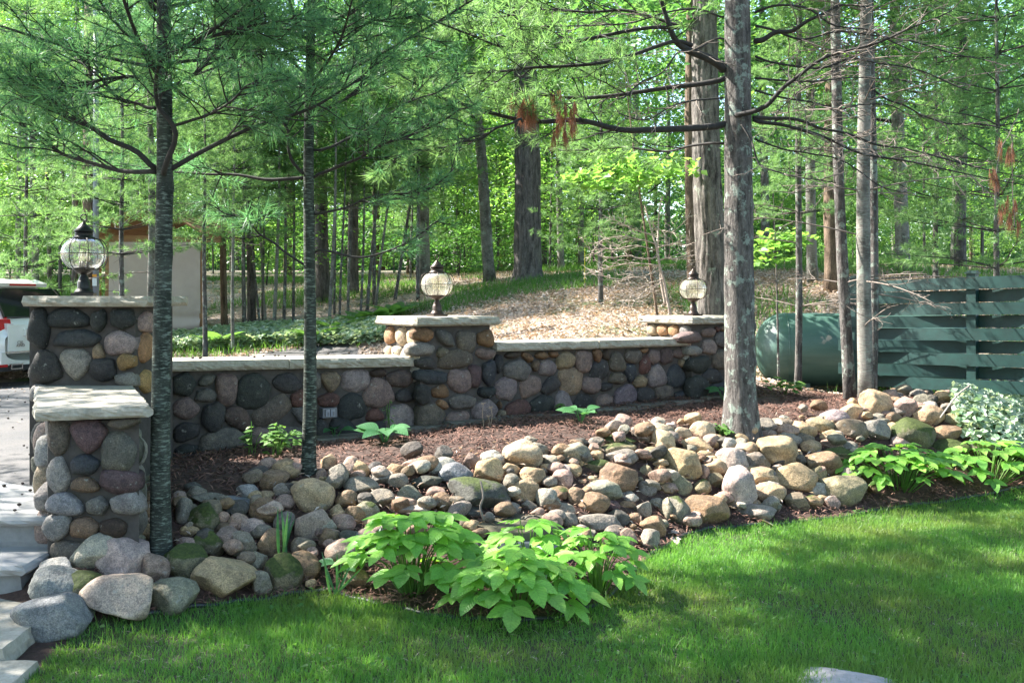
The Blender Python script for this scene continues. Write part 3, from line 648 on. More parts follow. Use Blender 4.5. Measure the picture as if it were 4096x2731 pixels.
face_stones(wb, [(90, 270, 240, 560, 'dk', 'v'), (245, 345, 660, 660, 'gr'), (265, 215, 490, 325, 'dkbr'), (525, 230, 700, 375, 'or', '\\'), (740, 220, 940, 335, 'or'), (950, 220, 1085, 310, 'or'), (685, 360, 790, 525, 'br'), (805, 350, 1075, 600, 'ltpk'),
    (1080, 220, 1355, 485, 'tan'), (1370, 215, 1615, 540, 'pk', 'v'), (1640, 190, 1765, 390, 'or', 'v'), (1600, 335, 1885, 665, 'dk', '^'), (1780, 190, 1890, 360, 'dkbr'), (1895, 235, 2150, 530, 'grb'), (1890, 545, 2150, 730, 'grb'),
    (2130, 420, 2325, 700, 'dkb', 'v'), (480, 560, 830, 970, 'pk', '/'), (110, 605, 445, 985, 'ltpk'), (825, 595, 1120, 905, 'dk', '/'), (1115, 475, 1495, 895, 'tan', 'v'), (1460, 625, 1745, 875, 'pk'), (1760, 705, 1950, 830, 'dk'), (665, 900, 1020, 1200, 'dkg'),
    (1045, 810, 1320, 1190, 'ltpk', '^'), (1340, 880, 1670, 1160, 'dk'), (1705, 880, 1965, 1110, 'pk'), (1985, 740, 2310, 1080, 'ltpur', '^'), (270, 975, 650, 1250, 'red', '^'), (140, 1000, 205, 1110, 'or'), (135, 1115, 260, 1290, 'tan', '/')], 1950, 1350, 3.92, WP, DW)
face_stones(wb, [(180, 590, 435, 795, 'grb'), (410, 555, 530, 635, 'or'), (415, 670, 590, 960, 'red', '^'), (545, 585, 715, 795, 'pk'), (735, 560, 935, 805, 'dkpk'), (940, 560, 1130, 715, 'pk'), (1030, 725, 1165, 865, 'tan'), (315, 980, 525, 1170, 'tan'),
    (550, 815, 825, 1150, 'ltpk', '^'), (840, 815, 1155, 1185, 'dkb'), (365, 1170, 625, 1430, 'dk'), (665, 1135, 940, 1395, 'grb'), (960, 1230, 1145, 1390, 'dkb')], 2450, 1250, 3.92, WP, DW)
# pale footing slabs showing at the base of the wall
ft = thing('footing_course', 'pale flat footing stones along the base of the far wall section', 'footing')
s = -.95
while s < 3.6:
    L_ = R.uniform(.35, .6); p = c0m+DW*s-NB*R.uniform(.12, .16); q = c0m+DW*(s+L_-.015)-NB*R.uniform(.12, .16)
    z = max(h1(*p), h1(*q))+.02
    slab('footing_stone', [(p[0], p[1], z), (q[0], q[1], z), (q[0]+NB[0]*.2, q[1]+NB[1]*.2, z), (p[0]+NB[0]*.2, p[1]+NB[1]*.2, z)], .09, ft, .012, 'footing', .05, 3)
    s += L_
# socket plate on the near wall
sp_ = raypl(1317, 1650, WP-NB*.055, nn)
oc = thing('outlet_cover', 'grey weatherproof double socket cover on the near wall', 'socket cover', sp_, ang)
Geo().box((0, .02, 0), (.118, .07, .075)).obj('plate', M['grey_plastic'], oc)
for x in (-.021, .021):
    Geo().box((x, -.021, 0), (.034, .014, .055)).obj('flap', M['conduit'], oc)
    Geo().box((x+.004, -.030, -.006), (.012, .006, .03)).obj('latch', M['grey_plastic'], oc)

# ------------------------------------------------------------------ lamps
def lamp(loc, label, metal, gl, rz):
    o = thing('post_lamp', label, 'lamp', loc, rz, 'onion globe lamps on the pillars'); o.scale = (.97, .97, 1.06)
    m = M[metal]
    Geo().box((0, 0, .009), (.142, .142, .018)).obj('base_plate', m, o)
    Geo().lathe([(.0, .018), (.062, .018), (.060, .026), (.052, .034), (.044, .046), (.0425, .05)], 48, flute=24, famp=.07).obj('fluted_foot', m, o, True)
    Geo().lathe([(.0425, .048), (.041, .052), (.041, .088), (.038, .091), (.034, .1), (.029, .115), (.023, .124), (.021, .128), (.021, .136), (.0, .136)], 28).obj('stem', m, o, True)
    Geo().lathe([(.02, .133), (.03, .137), (.052, .148), (.056, .152), (.058, .156), (.06, .16), (.071, .161), (.071, .178), (.06, .179), (.0, .179)], 32).obj('lower_gallery', m, o, True)
    a = np.linspace(-1.0, 1.02, 22); gp = [(max(.058, .1445*math.cos(t)**.8), .262+.088*math.sin(t)/math.sin(1.0)) for t in a]
    Geo().lathe(gp, 40).obj('glass_globe', M[gl], o, True)
    Geo().lathe([(.0, .346), (.071, .346), (.072, .366), (.066, .368), (.058, .37), (.057, .385), (.059, .387), (.056, .389), (.056, .402), (.0, .402)], 32).obj('upper_gallery', m, o, True)
    Geo().lathe([(.0, .401), (.064, .401), (.0645, .404), (.03, .437), (.008, .458), (.006, .464), (.008, .467), (.0, .471)], 32).obj('cone_roof', m, o, True)
    t = np.linspace(0, 2*math.pi, 25); g = Geo().tube(np.stack([.02*np.cos(t), 0*t, .488+.02*np.sin(t)], -1), .004, 8, False); g.obj('ring_finial', m, o, True)
    for k in range(8):
        th = k*math.pi/4+.35; tt = np.linspace(0, math.pi, 22)
        rr = .073+.082*np.sin(tt)**.75; zz = .262-.096*np.cos(tt)
        Geo().tube(np.stack([rr*math.cos(th), rr*math.sin(th), zz], -1), .0032, 6).obj('cage_wire', m, o, True)
    t = np.linspace(0, 2*math.pi, 49); Geo().tube(np.stack([.1555*np.cos(t), .1555*np.sin(t), 0*t+.262], -1), .0028, 6, False).obj('cage_ring', m, o, True)
    for k in range(3):
        th = k*2.1+.5; c = (.026*math.cos(th), .026*math.sin(th), 0)
        b = Geo().lathe([(.0, .178), (.0105, .178), (.0105, .215), (.0, .215)], 14, c).obj('candle_socket', M['socket'], o, True)
        Geo().lathe([(.006, .214), (.012, .228), (.0145, .242), (.011, .26), (.005, .28), (.001, .292)], 16, c).obj('bulb', M['glass_seeded'], b, True)
    return o
cl = P(335, 1183, 6.37); lamp((cl.x, 6.37, 1.611), 'black onion globe lamp on the left pillar near the car', 'black', 'glass', .25)
cm_ = CAPM+DW*.395+NB*.395; lamp((cm_[0], cm_[1], 1.437), 'bronze lamp with bright globe on the middle pillar', 'bronze', 'glass_seeded', ang)
cr_ = CAPR+DW*.395+NB*.395; lamp((cr_[0], cr_[1], 1.41), 'bronze lamp on the far pillar in front of the big furrowed trunk', 'bronze', 'glass_seeded', ang)

# ------------------------------------------------------------------ stone steps at the left
st = thing('stone_steps', 'blue-grey flagstone steps beside the low pier', 'steps')
def stp(nm, x0, x1, y0, y1, z, t, m='bluestone', amp=.01): slab(nm, [(x0, y0, z), (x1, y0-.0, z), (x1, y1, z), (x0, y1, z)], t, st, amp, m, .05, 3)
zL = EYE-(2068-HV)/F*5.2
for i, (x0, x1) in enumerate([(-4.6, -3.62), (-3.61, -2.5)]):
    stp('tread', x0, x1, 5.2, 5.95, .415, .05)
    stp('tread', x0+.1*(i == 1), x1, 5.955, 6.62, .418, .05)
stp('riser', -4.6, -2.52, 5.235, 5.5, .36, .13, 'concrete', .004)
stp('tread', -4.6, -2.47, 4.86, 5.25, .245, .05)
stp('riser', -4.6, -2.5, 4.895, 5.2, .19, .17, 'concrete', .004)
pth = thing('flagstone_path', 'pale flagstones of the path at the bottom left corner', 'path')
for k, (y0, y1, xr_) in enumerate([(4.155, 4.885, -2.2), (3.4, 4.145, -1.99), (2.6, 3.39, -1.9)]):
    zz_ = (.085, .04, .03)[k]
    slab('flagstone', [(-3.0, y0, zz_), (xr_, y0, zz_), (xr_-.05, y1, zz_), (-3.05, y1, zz_)], .12, pth, .009, 'limestone', .06, 3)
    slab('flagstone', [(-3.9, y0, zz_), (-3.03, y0, zz_), (-3.07, y1, zz_), (-3.9, y1, zz_)], .12, pth, .009, 'limestone', .06, 3)
# ------------------------------------------------------------------ rock bank
R1 = [(65,1145,400,1350,'blue','a'),(145,1005,370,1190,'blue','a'),(145,955,350,1090,'ltblue','a'),(350,830,590,1010,'ltgr'),(435,855,710,1050,'ltpk','a'),(565,810,715,890,'ltgr'),(285,1030,490,1170,'moss'),(385,1050,750,1265,'ltpk'),
 (725,1060,970,1230,'ggr'),(700,925,845,1070,'pk'),(825,880,1030,1055,'moss'),(570,1020,720,1065,'ol'),(970,950,1265,1155,'tan','a'),(1270,1005,1375,1125,'gr','a'),(1345,930,1530,1105,'moss'),(1245,905,1345,1010,'ggr','a'),(1445,910,1620,1045,'br'),
 (1555,1045,1610,1085,'tan'),(990,810,1130,940,'moss'),(1130,805,1290,935,'gr','a'),(1315,805,1445,935,'br','a'),(885,835,995,915,'pk'),(910,780,1000,840,'tan'),(680,765,780,860,'tan'),(550,715,745,830,'ol','a'),(740,670,790,765,'ltpk'),(710,600,800,715,'br'),
 (880,640,960,780,'gr'),(950,660,1100,810,'moss'),(1195,740,1360,830,'ltpk','a'),(1160,710,1255,800,'pk'),(1080,765,1180,820,'br'),(1100,700,1165,770,'pk'),(970,615,1150,670,'gr'),(1060,640,1270,690,'blue'),(1135,650,1260,735,'dk'),(1260,640,1415,760,'br'),
 (880,600,945,650,'pk'),(945,575,1040,655,'gr'),(935,555,1015,600,'dk'),(1195,565,1300,640,'ltblue'),(1260,600,1330,655,'tan'),(1310,600,1390,650,'tan'),(1310,495,1460,605,'br'),(1240,480,1375,570,'dk','a'),(1385,440,1515,560,'tan'),(1390,560,1485,640,'gr'),
 (1380,615,1495,700,'pk'),(1485,545,1685,710,'tan'),(1470,550,1525,600,'tan'),(1500,700,1670,850,'ltpk'),(1620,790,1715,880,'pk'),(1655,855,1783,990,'pk'),(1680,670,1745,760,'tan'),(1685,720,1783,810,'pk'),(1390,715,1490,830,'gr'),(1480,840,1570,940,'grb')]
R2 = [(215,410,345,520,'br'),(265,330,460,440,'gr'),(165,245,280,420,'gr'),(95,275,165,365,'pk'),(125,185,215,280,'tan'),(290,225,410,345,'tan'),(420,285,575,375,'gr'),(350,415,425,470,'pk'),(415,405,570,515,'gr'),(325,475,470,590,'ggr'),(200,555,330,660,'pk'),
 (260,510,395,620,'br','a'),(380,555,510,630,'tan','a'),(180,500,260,600,'tan'),(520,245,650,340,'br'),(625,215,775,310,'pk'),(575,330,660,390,'pk'),(680,320,850,395,'dkg'),(595,375,735,490,'ggr'),(775,210,950,320,'ltgr'),(850,240,1040,375,'blue'),(995,175,1105,290,'pk','a'),
 (1065,220,1220,370,'tan'),(1100,165,1240,260,'ltgr'),(1240,110,1465,290,'lttan'),(1370,115,1505,215,'gr'),(1220,240,1330,325,'tan','a'),(540,440,700,545,'pk'),(570,485,780,560,'ltpk'),(730,445,800,500,'pk'),(770,380,880,460,'pk'),(795,420,940,540,'br'),
 (910,350,1260,520,'dkg'),(945,515,1115,570,'dk'),(1280,335,1450,480,'tan'),(1220,370,1300,440,'br'),(1335,270,1490,380,'tan'),(1450,440,1590,545,'gr'),(1240,480,1340,545,'gr'),(1350,465,1440,530,'gr','a'),(1155,515,1250,555,'pk'),(1535,285,1655,400,'pk'),
 (1500,385,1640,460,'br'),(1480,195,1580,270,'gr'),(1575,120,1770,260,'ggr'),(1455,255,1520,305,'gr'),(1505,230,1575,280,'br'),(1570,255,1710,325,'tan'),(1670,175,1755,270,'tan','a'),(1715,225,1890,305,'moss'),(1765,165,1845,230,'tan'),(1765,130,1835,190,'tan'),
 (1835,110,2040,180,'ol'),(1840,75,2040,130,'moss','a'),(1855,165,2055,270,'gr'),(1825,245,2055,415,'br'),(1680,340,1745,365,'tan'),(1745,315,1810,360,'tan'),(1720,360,1955,480,'ggr'),(1635,395,1740,510,'br'),(1695,420,1880,560,'br'),(1550,480,1670,570,'gr'),
 (1570,545,1685,640,'gr'),(1690,555,1955,660,'gr','a'),(1880,525,2005,630,'dk'),(1850,470,1945,530,'pur'),(1945,475,2040,520,'br'),(1950,415,2060,475,'ltgr'),(2060,345,2170,440,'gr'),(2170,365,2281,430,'br'),(2070,255,2145,330,'ol'),(2160,250,2235,345,'or'),
 (2085,140,2230,240,'ol'),(2030,5,2150,115,'gr'),(2115,0,2280,110,'lttan'),(2145,40,2281,195,'lttan'),(2040,470,2135,570,'gr','a'),(2130,460,2210,525,'gr'),(2000,540,2075,610,'br'),(2080,570,2225,680,'br','a'),(2210,455,2281,595,'ggr'),(1955,640,2050,755,'pk'),
 (2085,645,2200,765,'gr','a'),(2210,315,2281,370,'tan'),(220,660,360,770,'dkg'),(340,645,560,760,'pk'),(150,715,340,905,'pk'),(110,640,225,760,'br'),(265,890,410,1010,'br')]
R3 = [(300,325,440,415,'tan','a'),(255,270,340,335,'lttan'),(340,240,460,340,'lttan'),(440,315,520,400,'tan'),(210,390,390,550,'tan'),(375,390,460,450,'tan'),(390,435,525,525,'tan'),(465,380,625,520,'ltpk'),(380,460,435,540,'pk'),(530,355,695,430,'lttan'),
 (580,280,660,355,'lttan'),(690,320,890,490,'tan'),(670,225,790,300,'gr'),(745,225,870,300,'grb'),(845,240,980,330,'tan'),(700,285,780,330,'pk'),(780,295,900,370,'gr'),(870,300,970,360,'grb'),(940,225,1070,300,'ol'),(1005,180,1150,260,'ltpur'),
 (1095,150,1215,235,'tan'),(1140,150,1215,205,'tan'),(1220,80,1390,220,'tan','a'),(1185,190,1265,240,'pk'),(1255,200,1340,260,'gr'),(1385,120,1490,240,'pk'),(1480,100,1580,190,'ggr'),(1570,120,1650,165,'br'),(1490,160,1640,270,'tan'),(1640,200,1730,270,'ol'),
 (1660,135,1770,190,'gr'),(1085,235,1240,340,'grb'),(1210,235,1345,345,'gr'),(1330,250,1400,320,'tan'),(1385,225,1595,380,'moss'),(1580,265,1725,345,'br'),(1355,315,1450,380,'pk','a'),(1580,345,1760,430,'moss'),(1750,340,1900,430,'gr'),(905,340,1010,415,'tan'),
 (1005,290,1120,360,'tan'),(1010,335,1115,390,'pk'),(940,405,1115,530,'br'),(1030,375,1170,470,'moss'),(1090,340,1190,395,'gr'),(1140,375,1240,430,'lttan','a'),(950,390,1020,430,'gr'),(885,390,910,470,'tan'),(635,410,710,490,'br'),(605,480,780,590,'tan'),
 (780,465,990,610,'tan'),(940,470,1030,560,'ol'),(490,480,655,695,'ltpk','a'),(655,555,820,660,'tan'),(1020,525,1240,680,'ol'),(1115,465,1210,530,'ltblue'),(945,555,1030,645,'ltgr','a'),(920,620,1010,690,'br'),(820,610,940,690,'grb','a'),(1025,620,1100,690,'pk'),
 (355,540,440,625,'ol'),(430,505,505,580,'ol'),(240,525,340,620,'ol'),(160,560,270,610,'pk'),(315,630,530,765,'br'),(190,630,330,765,'ggr'),(600,670,770,745,'gr'),(130,640,195,695,'gr'),(700,650,800,690,'ggr')]
ROCKS = []
for lst, ox, oy, s in ((R1, 0, 1500, 1.2736), (R2, 1200, 1700, 1.5207), (R3, 2500, 1500, 1.2738)):
    for it in lst:
        x0, y0, x1, y1, c = it[:5]
        ROCKS.append((ox+x0/s, oy+y0/s, ox+x1/s, oy+y1/s, c, it[5] if len(it) > 5 else ''))
placed = []
for (u0, v0, u1, v1, c, opt) in ROCKS:
    uc = (u0+u1)/2; g = onground(uc, v1-(v1-v0)*.10, ymin=4.2, ymax=12)
    w = (u1-u0)/F*g.y; h = (v1-v0)/F*g.y; dp = min(max(w*.85, h*.9), max(w, h)*1.0)
    placed.append([uc, v1, g, w, h, dp, c, opt])
def size_word(w): return 'large' if w > .26 else 'mid-sized' if w > .155 else 'small'
def row_word(uc, v1, g):
    if v1 > 2200+max(0, 0) and uc < 1300: return 'by the low pier'
    d = min(math.hypot(g.x-x, g.y-y) for x, y in EDGE)
    if d < .42: return 'along the lawn edge'
    if uc > 3150: return 'below the fence'
    if uc > 2560: return 'around the lichen-spotted pine'
    if uc < 1300: return 'between the two slim pines'
    return 'on the slope in the middle'
cnt = {}
order = sorted(range(len(placed)), key=lambda k: placed[k][0])
meta = {}
for k in order:
    uc, v1, g, w, h, dp, c, opt = placed[k]
    key = (size_word(w), CN[c], 'angular' if opt == 'a' else 'rounded', row_word(uc, v1, g)); cnt.setdefault(key, []).append(k); meta[k] = key
ORD = ['first', 'second', 'third', 'fourth', 'fifth', 'sixth', 'seventh', 'eighth', 'ninth', 'tenth', 'eleventh', 'twelfth', 'thirteenth']
for k, (uc, v1, g, w, h, dp, c, opt) in enumerate(placed):
    ms = ANGLE if opt == 'a' else (ROUND if R.random() < .6 else SEMI)
    key = meta[k]; lst = cnt[key]
    lab = f'{key[0]} {key[1]} {key[2]} rock {key[3]}'
    if len(lst) > 1: lab += f', {ORD[min(11, lst.index(k))]} such from left'
    o = mkobj('rock', ms[R.randrange(len(ms))], None, None, label=lab, cat='rock', group='rocks of the bank')
    cc = jit(RC[c]); cc = (cc[0]*1.0, cc[1]*.95, cc[2]*.84); o.color = (*cc, 1.0 if c == 'moss' else (.74 if c in ('ggr', 'ol', 'br', 'dkg') and R.random() < .25 else .3))
    o.location = (g.x, g.y+dp*.30, g.z+h*.36)
    o.rotation_euler = (R.uniform(-.15, .15), R.uniform(-.12, .12), R.choice([0, math.pi])+R.uniform(-.3, .3))
    o.scale = (w*1.14, dp*1.12, h*1.14)
# small cobbles filling the gaps (all alike at this size)
BANK = [onground(u*DK, v*DK) for u, v in [(370, 1300), (500, 1320), (700, 1320), (860, 1270), (1300, 1270), (1480, 1240), (1650, 1195), (1900, 1170), (2020, 1140), (2120, 1000), (2230, 960), (2080, 915), (1960, 940), (1800, 960), (1600, 985), (1480, 980), (1330, 1030), (1150, 1030), (960, 1060), (760, 1080), (620, 1080), (520, 1140), (420, 1150), (330, 1200)]]
bp = [(p.x, p.y) for p in BANK]
xs = [p[0] for p in bp]; ys = [p[1] for p in bp]
nfill = 0; tries = 0
while nfill < 280 and tries < 8000:
    tries += 1
    x, y = R.uniform(min(xs), max(xs)), R.uniform(min(ys), max(ys))
    if not inpoly(np.array([x]), np.array([y]), bp)[0]: continue
    w = R.choice([.06, .08, .10, .12, .15])*R.uniform(.85, 1.2)
    nfill += 1
    o = mkobj('cobble', ROUND[R.randrange(6)], None, None, label='small cobble wedged between larger rocks of the bank', cat='rock', group='small cobbles filling the rock bank')
    cc = jit(RC[R.choice(['pk', 'pk', 'ltpk', 'br', 'gr', 'gr', 'ggr', 'grb', 'ltgr', 'dk', 'tan', 'br', 'tan'])]); cc = (cc[0]*.95, cc[1]*.89, cc[2]*.79); o.color = (*cc, .3)
    h_ = w*R.uniform(.5, .75)
    o.location = (x, y, h1(x, y)+h_*.45+R.uniform(0, .05)); o.rotation_euler = (R.uniform(-.3, .3), R.uniform(-.3, .3), R.uniform(0, 6.28)); o.scale = (w, w*R.uniform(.7, 1), h_)
# flat stepping slab at the bottom edge
sl = ongroundD(1950, 1590, ymin=2.5)
o = mkobj('stepping_stone', rock_mesh('stepping_stone', 71, 6, .10), None, None, label='flat pale grey stepping stone cut off by the bottom of the picture', cat='stepping stone')
o.data.materials.clear(); o.data.materials.append(M['step_slab'])
o.location = ((1950*DK-HU)/F*4.0, 3.86, .0); o.scale = (.56, .64, .12); o.rotation_euler = (0, 0, .4)

# ------------------------------------------------------------------ lawn edging
pts = [Vector((x, y, h1(x, y)+.006)) for x, y in EDGE]
def spline(pts, n):
    P_ = np.array([tuple(p) for p in pts], float); t = np.arange(len(P_)); tt = np.linspace(0, len(P_)-1, n)
    out = np.empty((n, 3))
    for i, q in enumerate(tt):
        k = min(int(q), len(P_)-2); f = q-k; p0, p1, p2, p3 = P_[max(0, k-1)], P_[k], P_[k+1], P_[min(len(P_)-1, k+2)]
        out[i] = .5*((2*p1)+(-p0+p2)*f+(2*p0-5*p1+4*p2-p3)*f*f+(-p0+3*p1-3*p2+p3)*f**3)
    return out
Geo().tube(spline(pts, 160)+np.array([0, 0, .006])*np.sin(np.arange(160)*.9)[:, None], .012, 8).obj('lawn_edging', M['black_plastic'], None, True, label='black plastic edging strip between lawn and rock bank', cat='edging')

# ------------------------------------------------------------------ well lid, pipe stub
wl_ = ongroundD(1180, 1262); wz = wl_.z
lid = thing('well_lid', 'round mossy well lid with wire handles behind the golden plants', 'well lid', (wl_.x, wl_.y+.25, wz))
Geo().lathe([(.0, .12), (.27, .115), (.285, .10), (.29, -.1), (.0, -.1)], 36).obj('lid_disc', M['lid'], lid, True)
Geo().lathe([(.30, .06), (.325, .05), (.325, -.2), (.30, -.2)], 36).obj('collar', M['concrete'], lid, True)
for x in (-.12, .12):
    t = np.linspace(0, math.pi, 12); Geo().tube(np.stack([x+.055*np.cos(t), 0*t, .113+.03*np.sin(t)], -1), .005, 6).obj('handle', M['black'], lid, True)
pp = ongroundD(1240, 1345)
Geo().lathe([(.0, .21), (.034, .21), (.038, .205), (.038, -.05), (.0, -.05)], 20).obj('pipe_stub', M['white_plastic'], None, True, label='short white pipe standing among the golden leaves', cat='pipe', loc=(pp.x, pp.y, pp.z))

# ------------------------------------------------------------------ green basket-weave fence
A = np.array([(3405-HU)/F*10.3, 10.3]); B = np.array([(4096-HU)/F*8.97, 8.97]); fd = (B-A)/np.linalg.norm(B-A); fa = math.atan2(fd[1], fd[0]); fn = np.array([fd[1], -fd[0]])
fn = fn if np.dot(fn, [-1, -1]) > 0 else -fn
L0 = .05; SP = 1.23
fe = thing('basketweave_fence', 'dark green basket-weave board fence at the right', 'fence')
zt0, zt1 = EYE-(1126-HV)/F*10.3, EYE-(1098-HV)/F*8.97; Lf = np.linalg.norm(B-A)
zb0, zb1 = EYE-(1541-HV)/F*10.3, EYE-(1577-HV)/F*8.97
def fz(s, f): return (zt0+(zt1-zt0)*s/Lf)*(1-f)+(zb0+(zb1-zb0)*s/Lf)*f
NB9 = 9
for r_ in range(NB9):
    n = 46; S = np.linspace(-.12, 3.2, n); sg = 1 if r_ % 2 == 0 else -1
    off = -sg*.052*np.cos(math.pi*(S-L0)/SP)
    V = []
    for sgn, (f0, f1) in ((1, (r_/NB9+.004, (r_+1)/NB9-.002)),):
        for k in range(n):
            c = A+fd*S[k]+fn*off[k]; 
            for tt in (.010, -.010):
                for f in (f0, f1): q = c+fn*tt; V.append((q[0], q[1], fz(S[k], f)))
    V = np.array(V); i = np.arange(n-1)*4
    Q = np.concatenate([np.stack([i+a, i+b, i+4+b, i+4+a], -1) for a, b in ((0, 1), (1, 3), (3, 2), (2, 0))])
    Q = np.concatenate([Q, [[0, 2, 3, 1], [4*n-4, 4*n-3, 4*n-1, 4*n-2]]])
    Geo().add(V, Q).obj('board', M['fence'], fe)
for k in range(3):
    s_ = L0+SP*k; c = A+fd*s_; zt = fz(s_, 0)+.03; zb = .2
    p = Geo().box((c[0], c[1], (zt+zb)/2), (.088, .07, zt-zb), fa).obj('post', M['fence'], fe)
    Geo().box((c[0], c[1], zt+.006), (.115, .095, .016), fa).box((c[0], c[1], zt+.02), (.085, .07, .016), fa).obj('post_cap', M['fence'], p)
# ------------------------------------------------------------------ propane tank
tk = thing('storage_tank', 'green cylindrical fuel tank with flaking paint left of the fence', 'tank', (0, 0, 0))
D_ = .90; r_ = D_/2; x0 = (3018-HU)/F*12.0; cz = EYE-(1396-HV)/F*12.0
tk.location = (x0+.3, 12.0, cz); tk.rotation_euler = (0, 0, math.radians(-9))
a = np.linspace(0, math.pi/2, 14); prof = [(r_*math.sin(t), -.36*math.cos(t)) for t in a]
prof = [(q[0], q[1]+.36-.3) for q in prof]+[(r_, .06+.9), (r_, .06+1.9)]+[(r_*math.cos(t), 1.96+.36*math.sin(t)) for t in a[1:]]
g = Geo().lathe(prof, 56); g.V = [np.stack([v[:, 2], v[:, 1], v[:, 0]], -1) for v in g.V]
g.obj('shell', M['tank'], tk, True)
for xx in (.08, .95):
    t = np.linspace(0, 2*math.pi, 57); Geo().tube(np.stack([0*t+xx, (r_+.001)*np.cos(t), (r_+.001)*np.sin(t)], -1), .006, 6, False).obj('weld_seam', M['tank'], tk, True)
for xx in (.3, 1.6): Geo().box((xx, 0, -r_-.06), (.09, .5, .22)).obj('saddle_foot', M['tank'], tk)
Geo().lathe([(.0, r_+.12), (.1, r_+.11), (.12, r_+.08), (.12, r_-.02), (.0, r_-.02)], 24, (1.0, 0, 0)).obj('valve_dome', M['tank'], tk, True)
# ------------------------------------------------------------------ car
car = thing('parked_car', 'white estate car parked on the driveway, rear to the right', 'car')
cf = Vector((-.94, .34, 0)).normalized(); corner = Vector((-7.86, 14.5, 0)); gz = h1(-8.8, 15.0)-.03
car.location = (corner.x+cf.y*1.0, corner.y-cf.x*1.0, gz); car.rotation_euler = (0, 0, math.atan2(cf.y, cf.x))
def ring(x, zb, zbelt, zt, wb, wr, n=40):
    """closed section of the body in the y-z plane at x"""
    a = np.linspace(0, 2*math.pi, n, endpoint=False)
    y = np.sign(np.cos(a))*np.abs(np.cos(a))**.45; z = np.sign(np.sin(a))*np.abs(np.sin(a))**.5
    zc = (zb+zt)/2; zz = zc+(zt-zb)/2*z
    f = np.clip((zz-zbelt)/max(.01, zt-zbelt), 0, 1); yy = y*(wb+(wr-wb)*f)
    return np.stack([np.full(n, x), yy, zz], -1)
secs = [(-.05, .48, .85, .95, .78, .70), (.0, .38, .9, 1.06, .92, .74), (.12, .33, .95, 1.2, .97, .72), (.28, .30, .98, 1.39, .985, .68), (.46, .28, 1.0, 1.58, .99, .64), (.62, .28, 1.0, 1.68, .99, .62), (.8, .28, 1.0, 1.73, .99, .64),
        (1.6, .27, 1.0, 1.79, 1.0, .74), (2.7, .27, 1.0, 1.77, 1.0, .74), (3.2, .27, 1.0, 1.6, 1.0, .76), (3.7, .27, .98, 1.2, 1.0, .86), (4.3, .28, .9, 1.05, .98, .88), (4.9, .34, .8, .92, .9, .8), (5.1, .45, .7, .78, .75, .7)]
V = np.concatenate([ring(*s) for s in secs]); n = 40; i = np.arange(len(secs)-1)[:, None]*n; j = np.arange(n)[None]; k = (j+1) % n
Q = np.stack([i+j, i+n+j, i+n+k, i+k], -1).reshape(-1, 4)
me = npmesh('body', V, [Q, np.arange(n)[::-1][None], (np.arange(n)+(len(secs)-1)*n)[None]]); mkobj('body', me, M['car_paint'], car, True)
def quadplate(name, pts, m, parent, t=.012, smooth=False):
    p = np.array(pts, float); c = np.cross(p[1]-p[0], p[2]-p[0]); c /= np.linalg.norm(c); m_ = len(p)
    V = np.concatenate([p+c*t, p-c*t]); top = np.arange(m_)[None]; bot = (np.arange(m_)[::-1]+m_)[None]
    i = np.arange(m_); jn = (i+1) % m_; S = np.stack([i, i+m_, jn+m_, jn], -1)
    return mkobj(name, npmesh(name, V, [top, bot, S]), m, parent, smooth)
# rear face: local x = 0 at the tail, y left/right; sits a little proud of the body
quadplate('rear_window', [(.055, .70, 1.15), (.055, -.70, 1.15), (.43, -.58, 1.59), (.43, .58, 1.59)], M['car_glass'], car, .025)
sp = quadplate('spoiler', [(.44, .50, 1.66), (.44, -.50, 1.66), (.72, -.52, 1.735), (.72, .52, 1.735)], M['car_paint'], car, .03)
Geo().box((.425, 0, 1.665), (.03, .5, .03)).obj('brake_light', M['tail_red'], sp)
for sg in (1, -1):
    quadplate('tail_light', [(.00, sg*.62, .93), (.055, sg*.985, .95), (.10, sg*.985, 1.13), (.045, sg*.62, 1.12)], M['tail_red'], car, .03)
    quadplate('reversing_lens', [(-.012, sg*.60, .97), (.002, sg*.74, .97), (.02, sg*.74, 1.06), (.005, sg*.60, 1.05)], M['tail_clear'], car, .032)
    quadplate('quarter_window', [(.30, sg*.975, 1.14), (1.4, sg*1.0, 1.1), (1.4, sg*.87, 1.6), (.62, sg*.86, 1.6)], M['car_glass'], car, .02)
    quadplate('side_window', [(1.5, sg*.995, 1.1), (3.2, sg*.99, 1.08), (2.75, sg*.85, 1.57), (1.5, sg*.86, 1.58)], M['car_glass'], car, .02)
    Geo().box((-.04, sg*.60, .40), (.12, .22, .085)).obj('exhaust_tip', M['chrome'], car)
    Geo().box((-.075, sg*.60, .40), (.06, .17, .05)).obj('exhaust_hole', M['rubber'], car)
    Geo().box((-.055, sg*.82, .42), (.02, .16, .04)).obj('reflector', M['tail_red'], car)
    for xx in (.98, 4.0):
        w_ = Geo(); a = [(.0, -.11), (.25, -.11), (.34, -.115), (.365, -.07), (.365, .07), (.34, .115), (.25, .11), (.0, .11)]
        w_.lathe(a, 36); w_.V = [np.stack([v[:, 0]+xx, v[:, 2]+sg*.87, v[:, 1]+.365], -1) for v in w_.V]
        o = w_.obj('wheel', M['rubber'], car, True)
        h_ = Geo(); h_.lathe([(.0, .118), (.22, .118), (.23, .1)], 24); h_.V = [np.stack([v[:, 0]+xx, sg*(v[:, 2]+.87), v[:, 1]+.365], -1) for v in h_.V]; h_.obj('rim', M['chrome'], o, True)
quadplate('tailgate', [(-.058, .74, .60), (-.058, -.74, .60), (-.03, -.72, 1.04), (-.03, .72, 1.04)], M['car_paint'], car, .02)
Geo().box((.02, 0, .52), (.14, 1.7, .20)).obj('bumper', M['car_paint'], car)
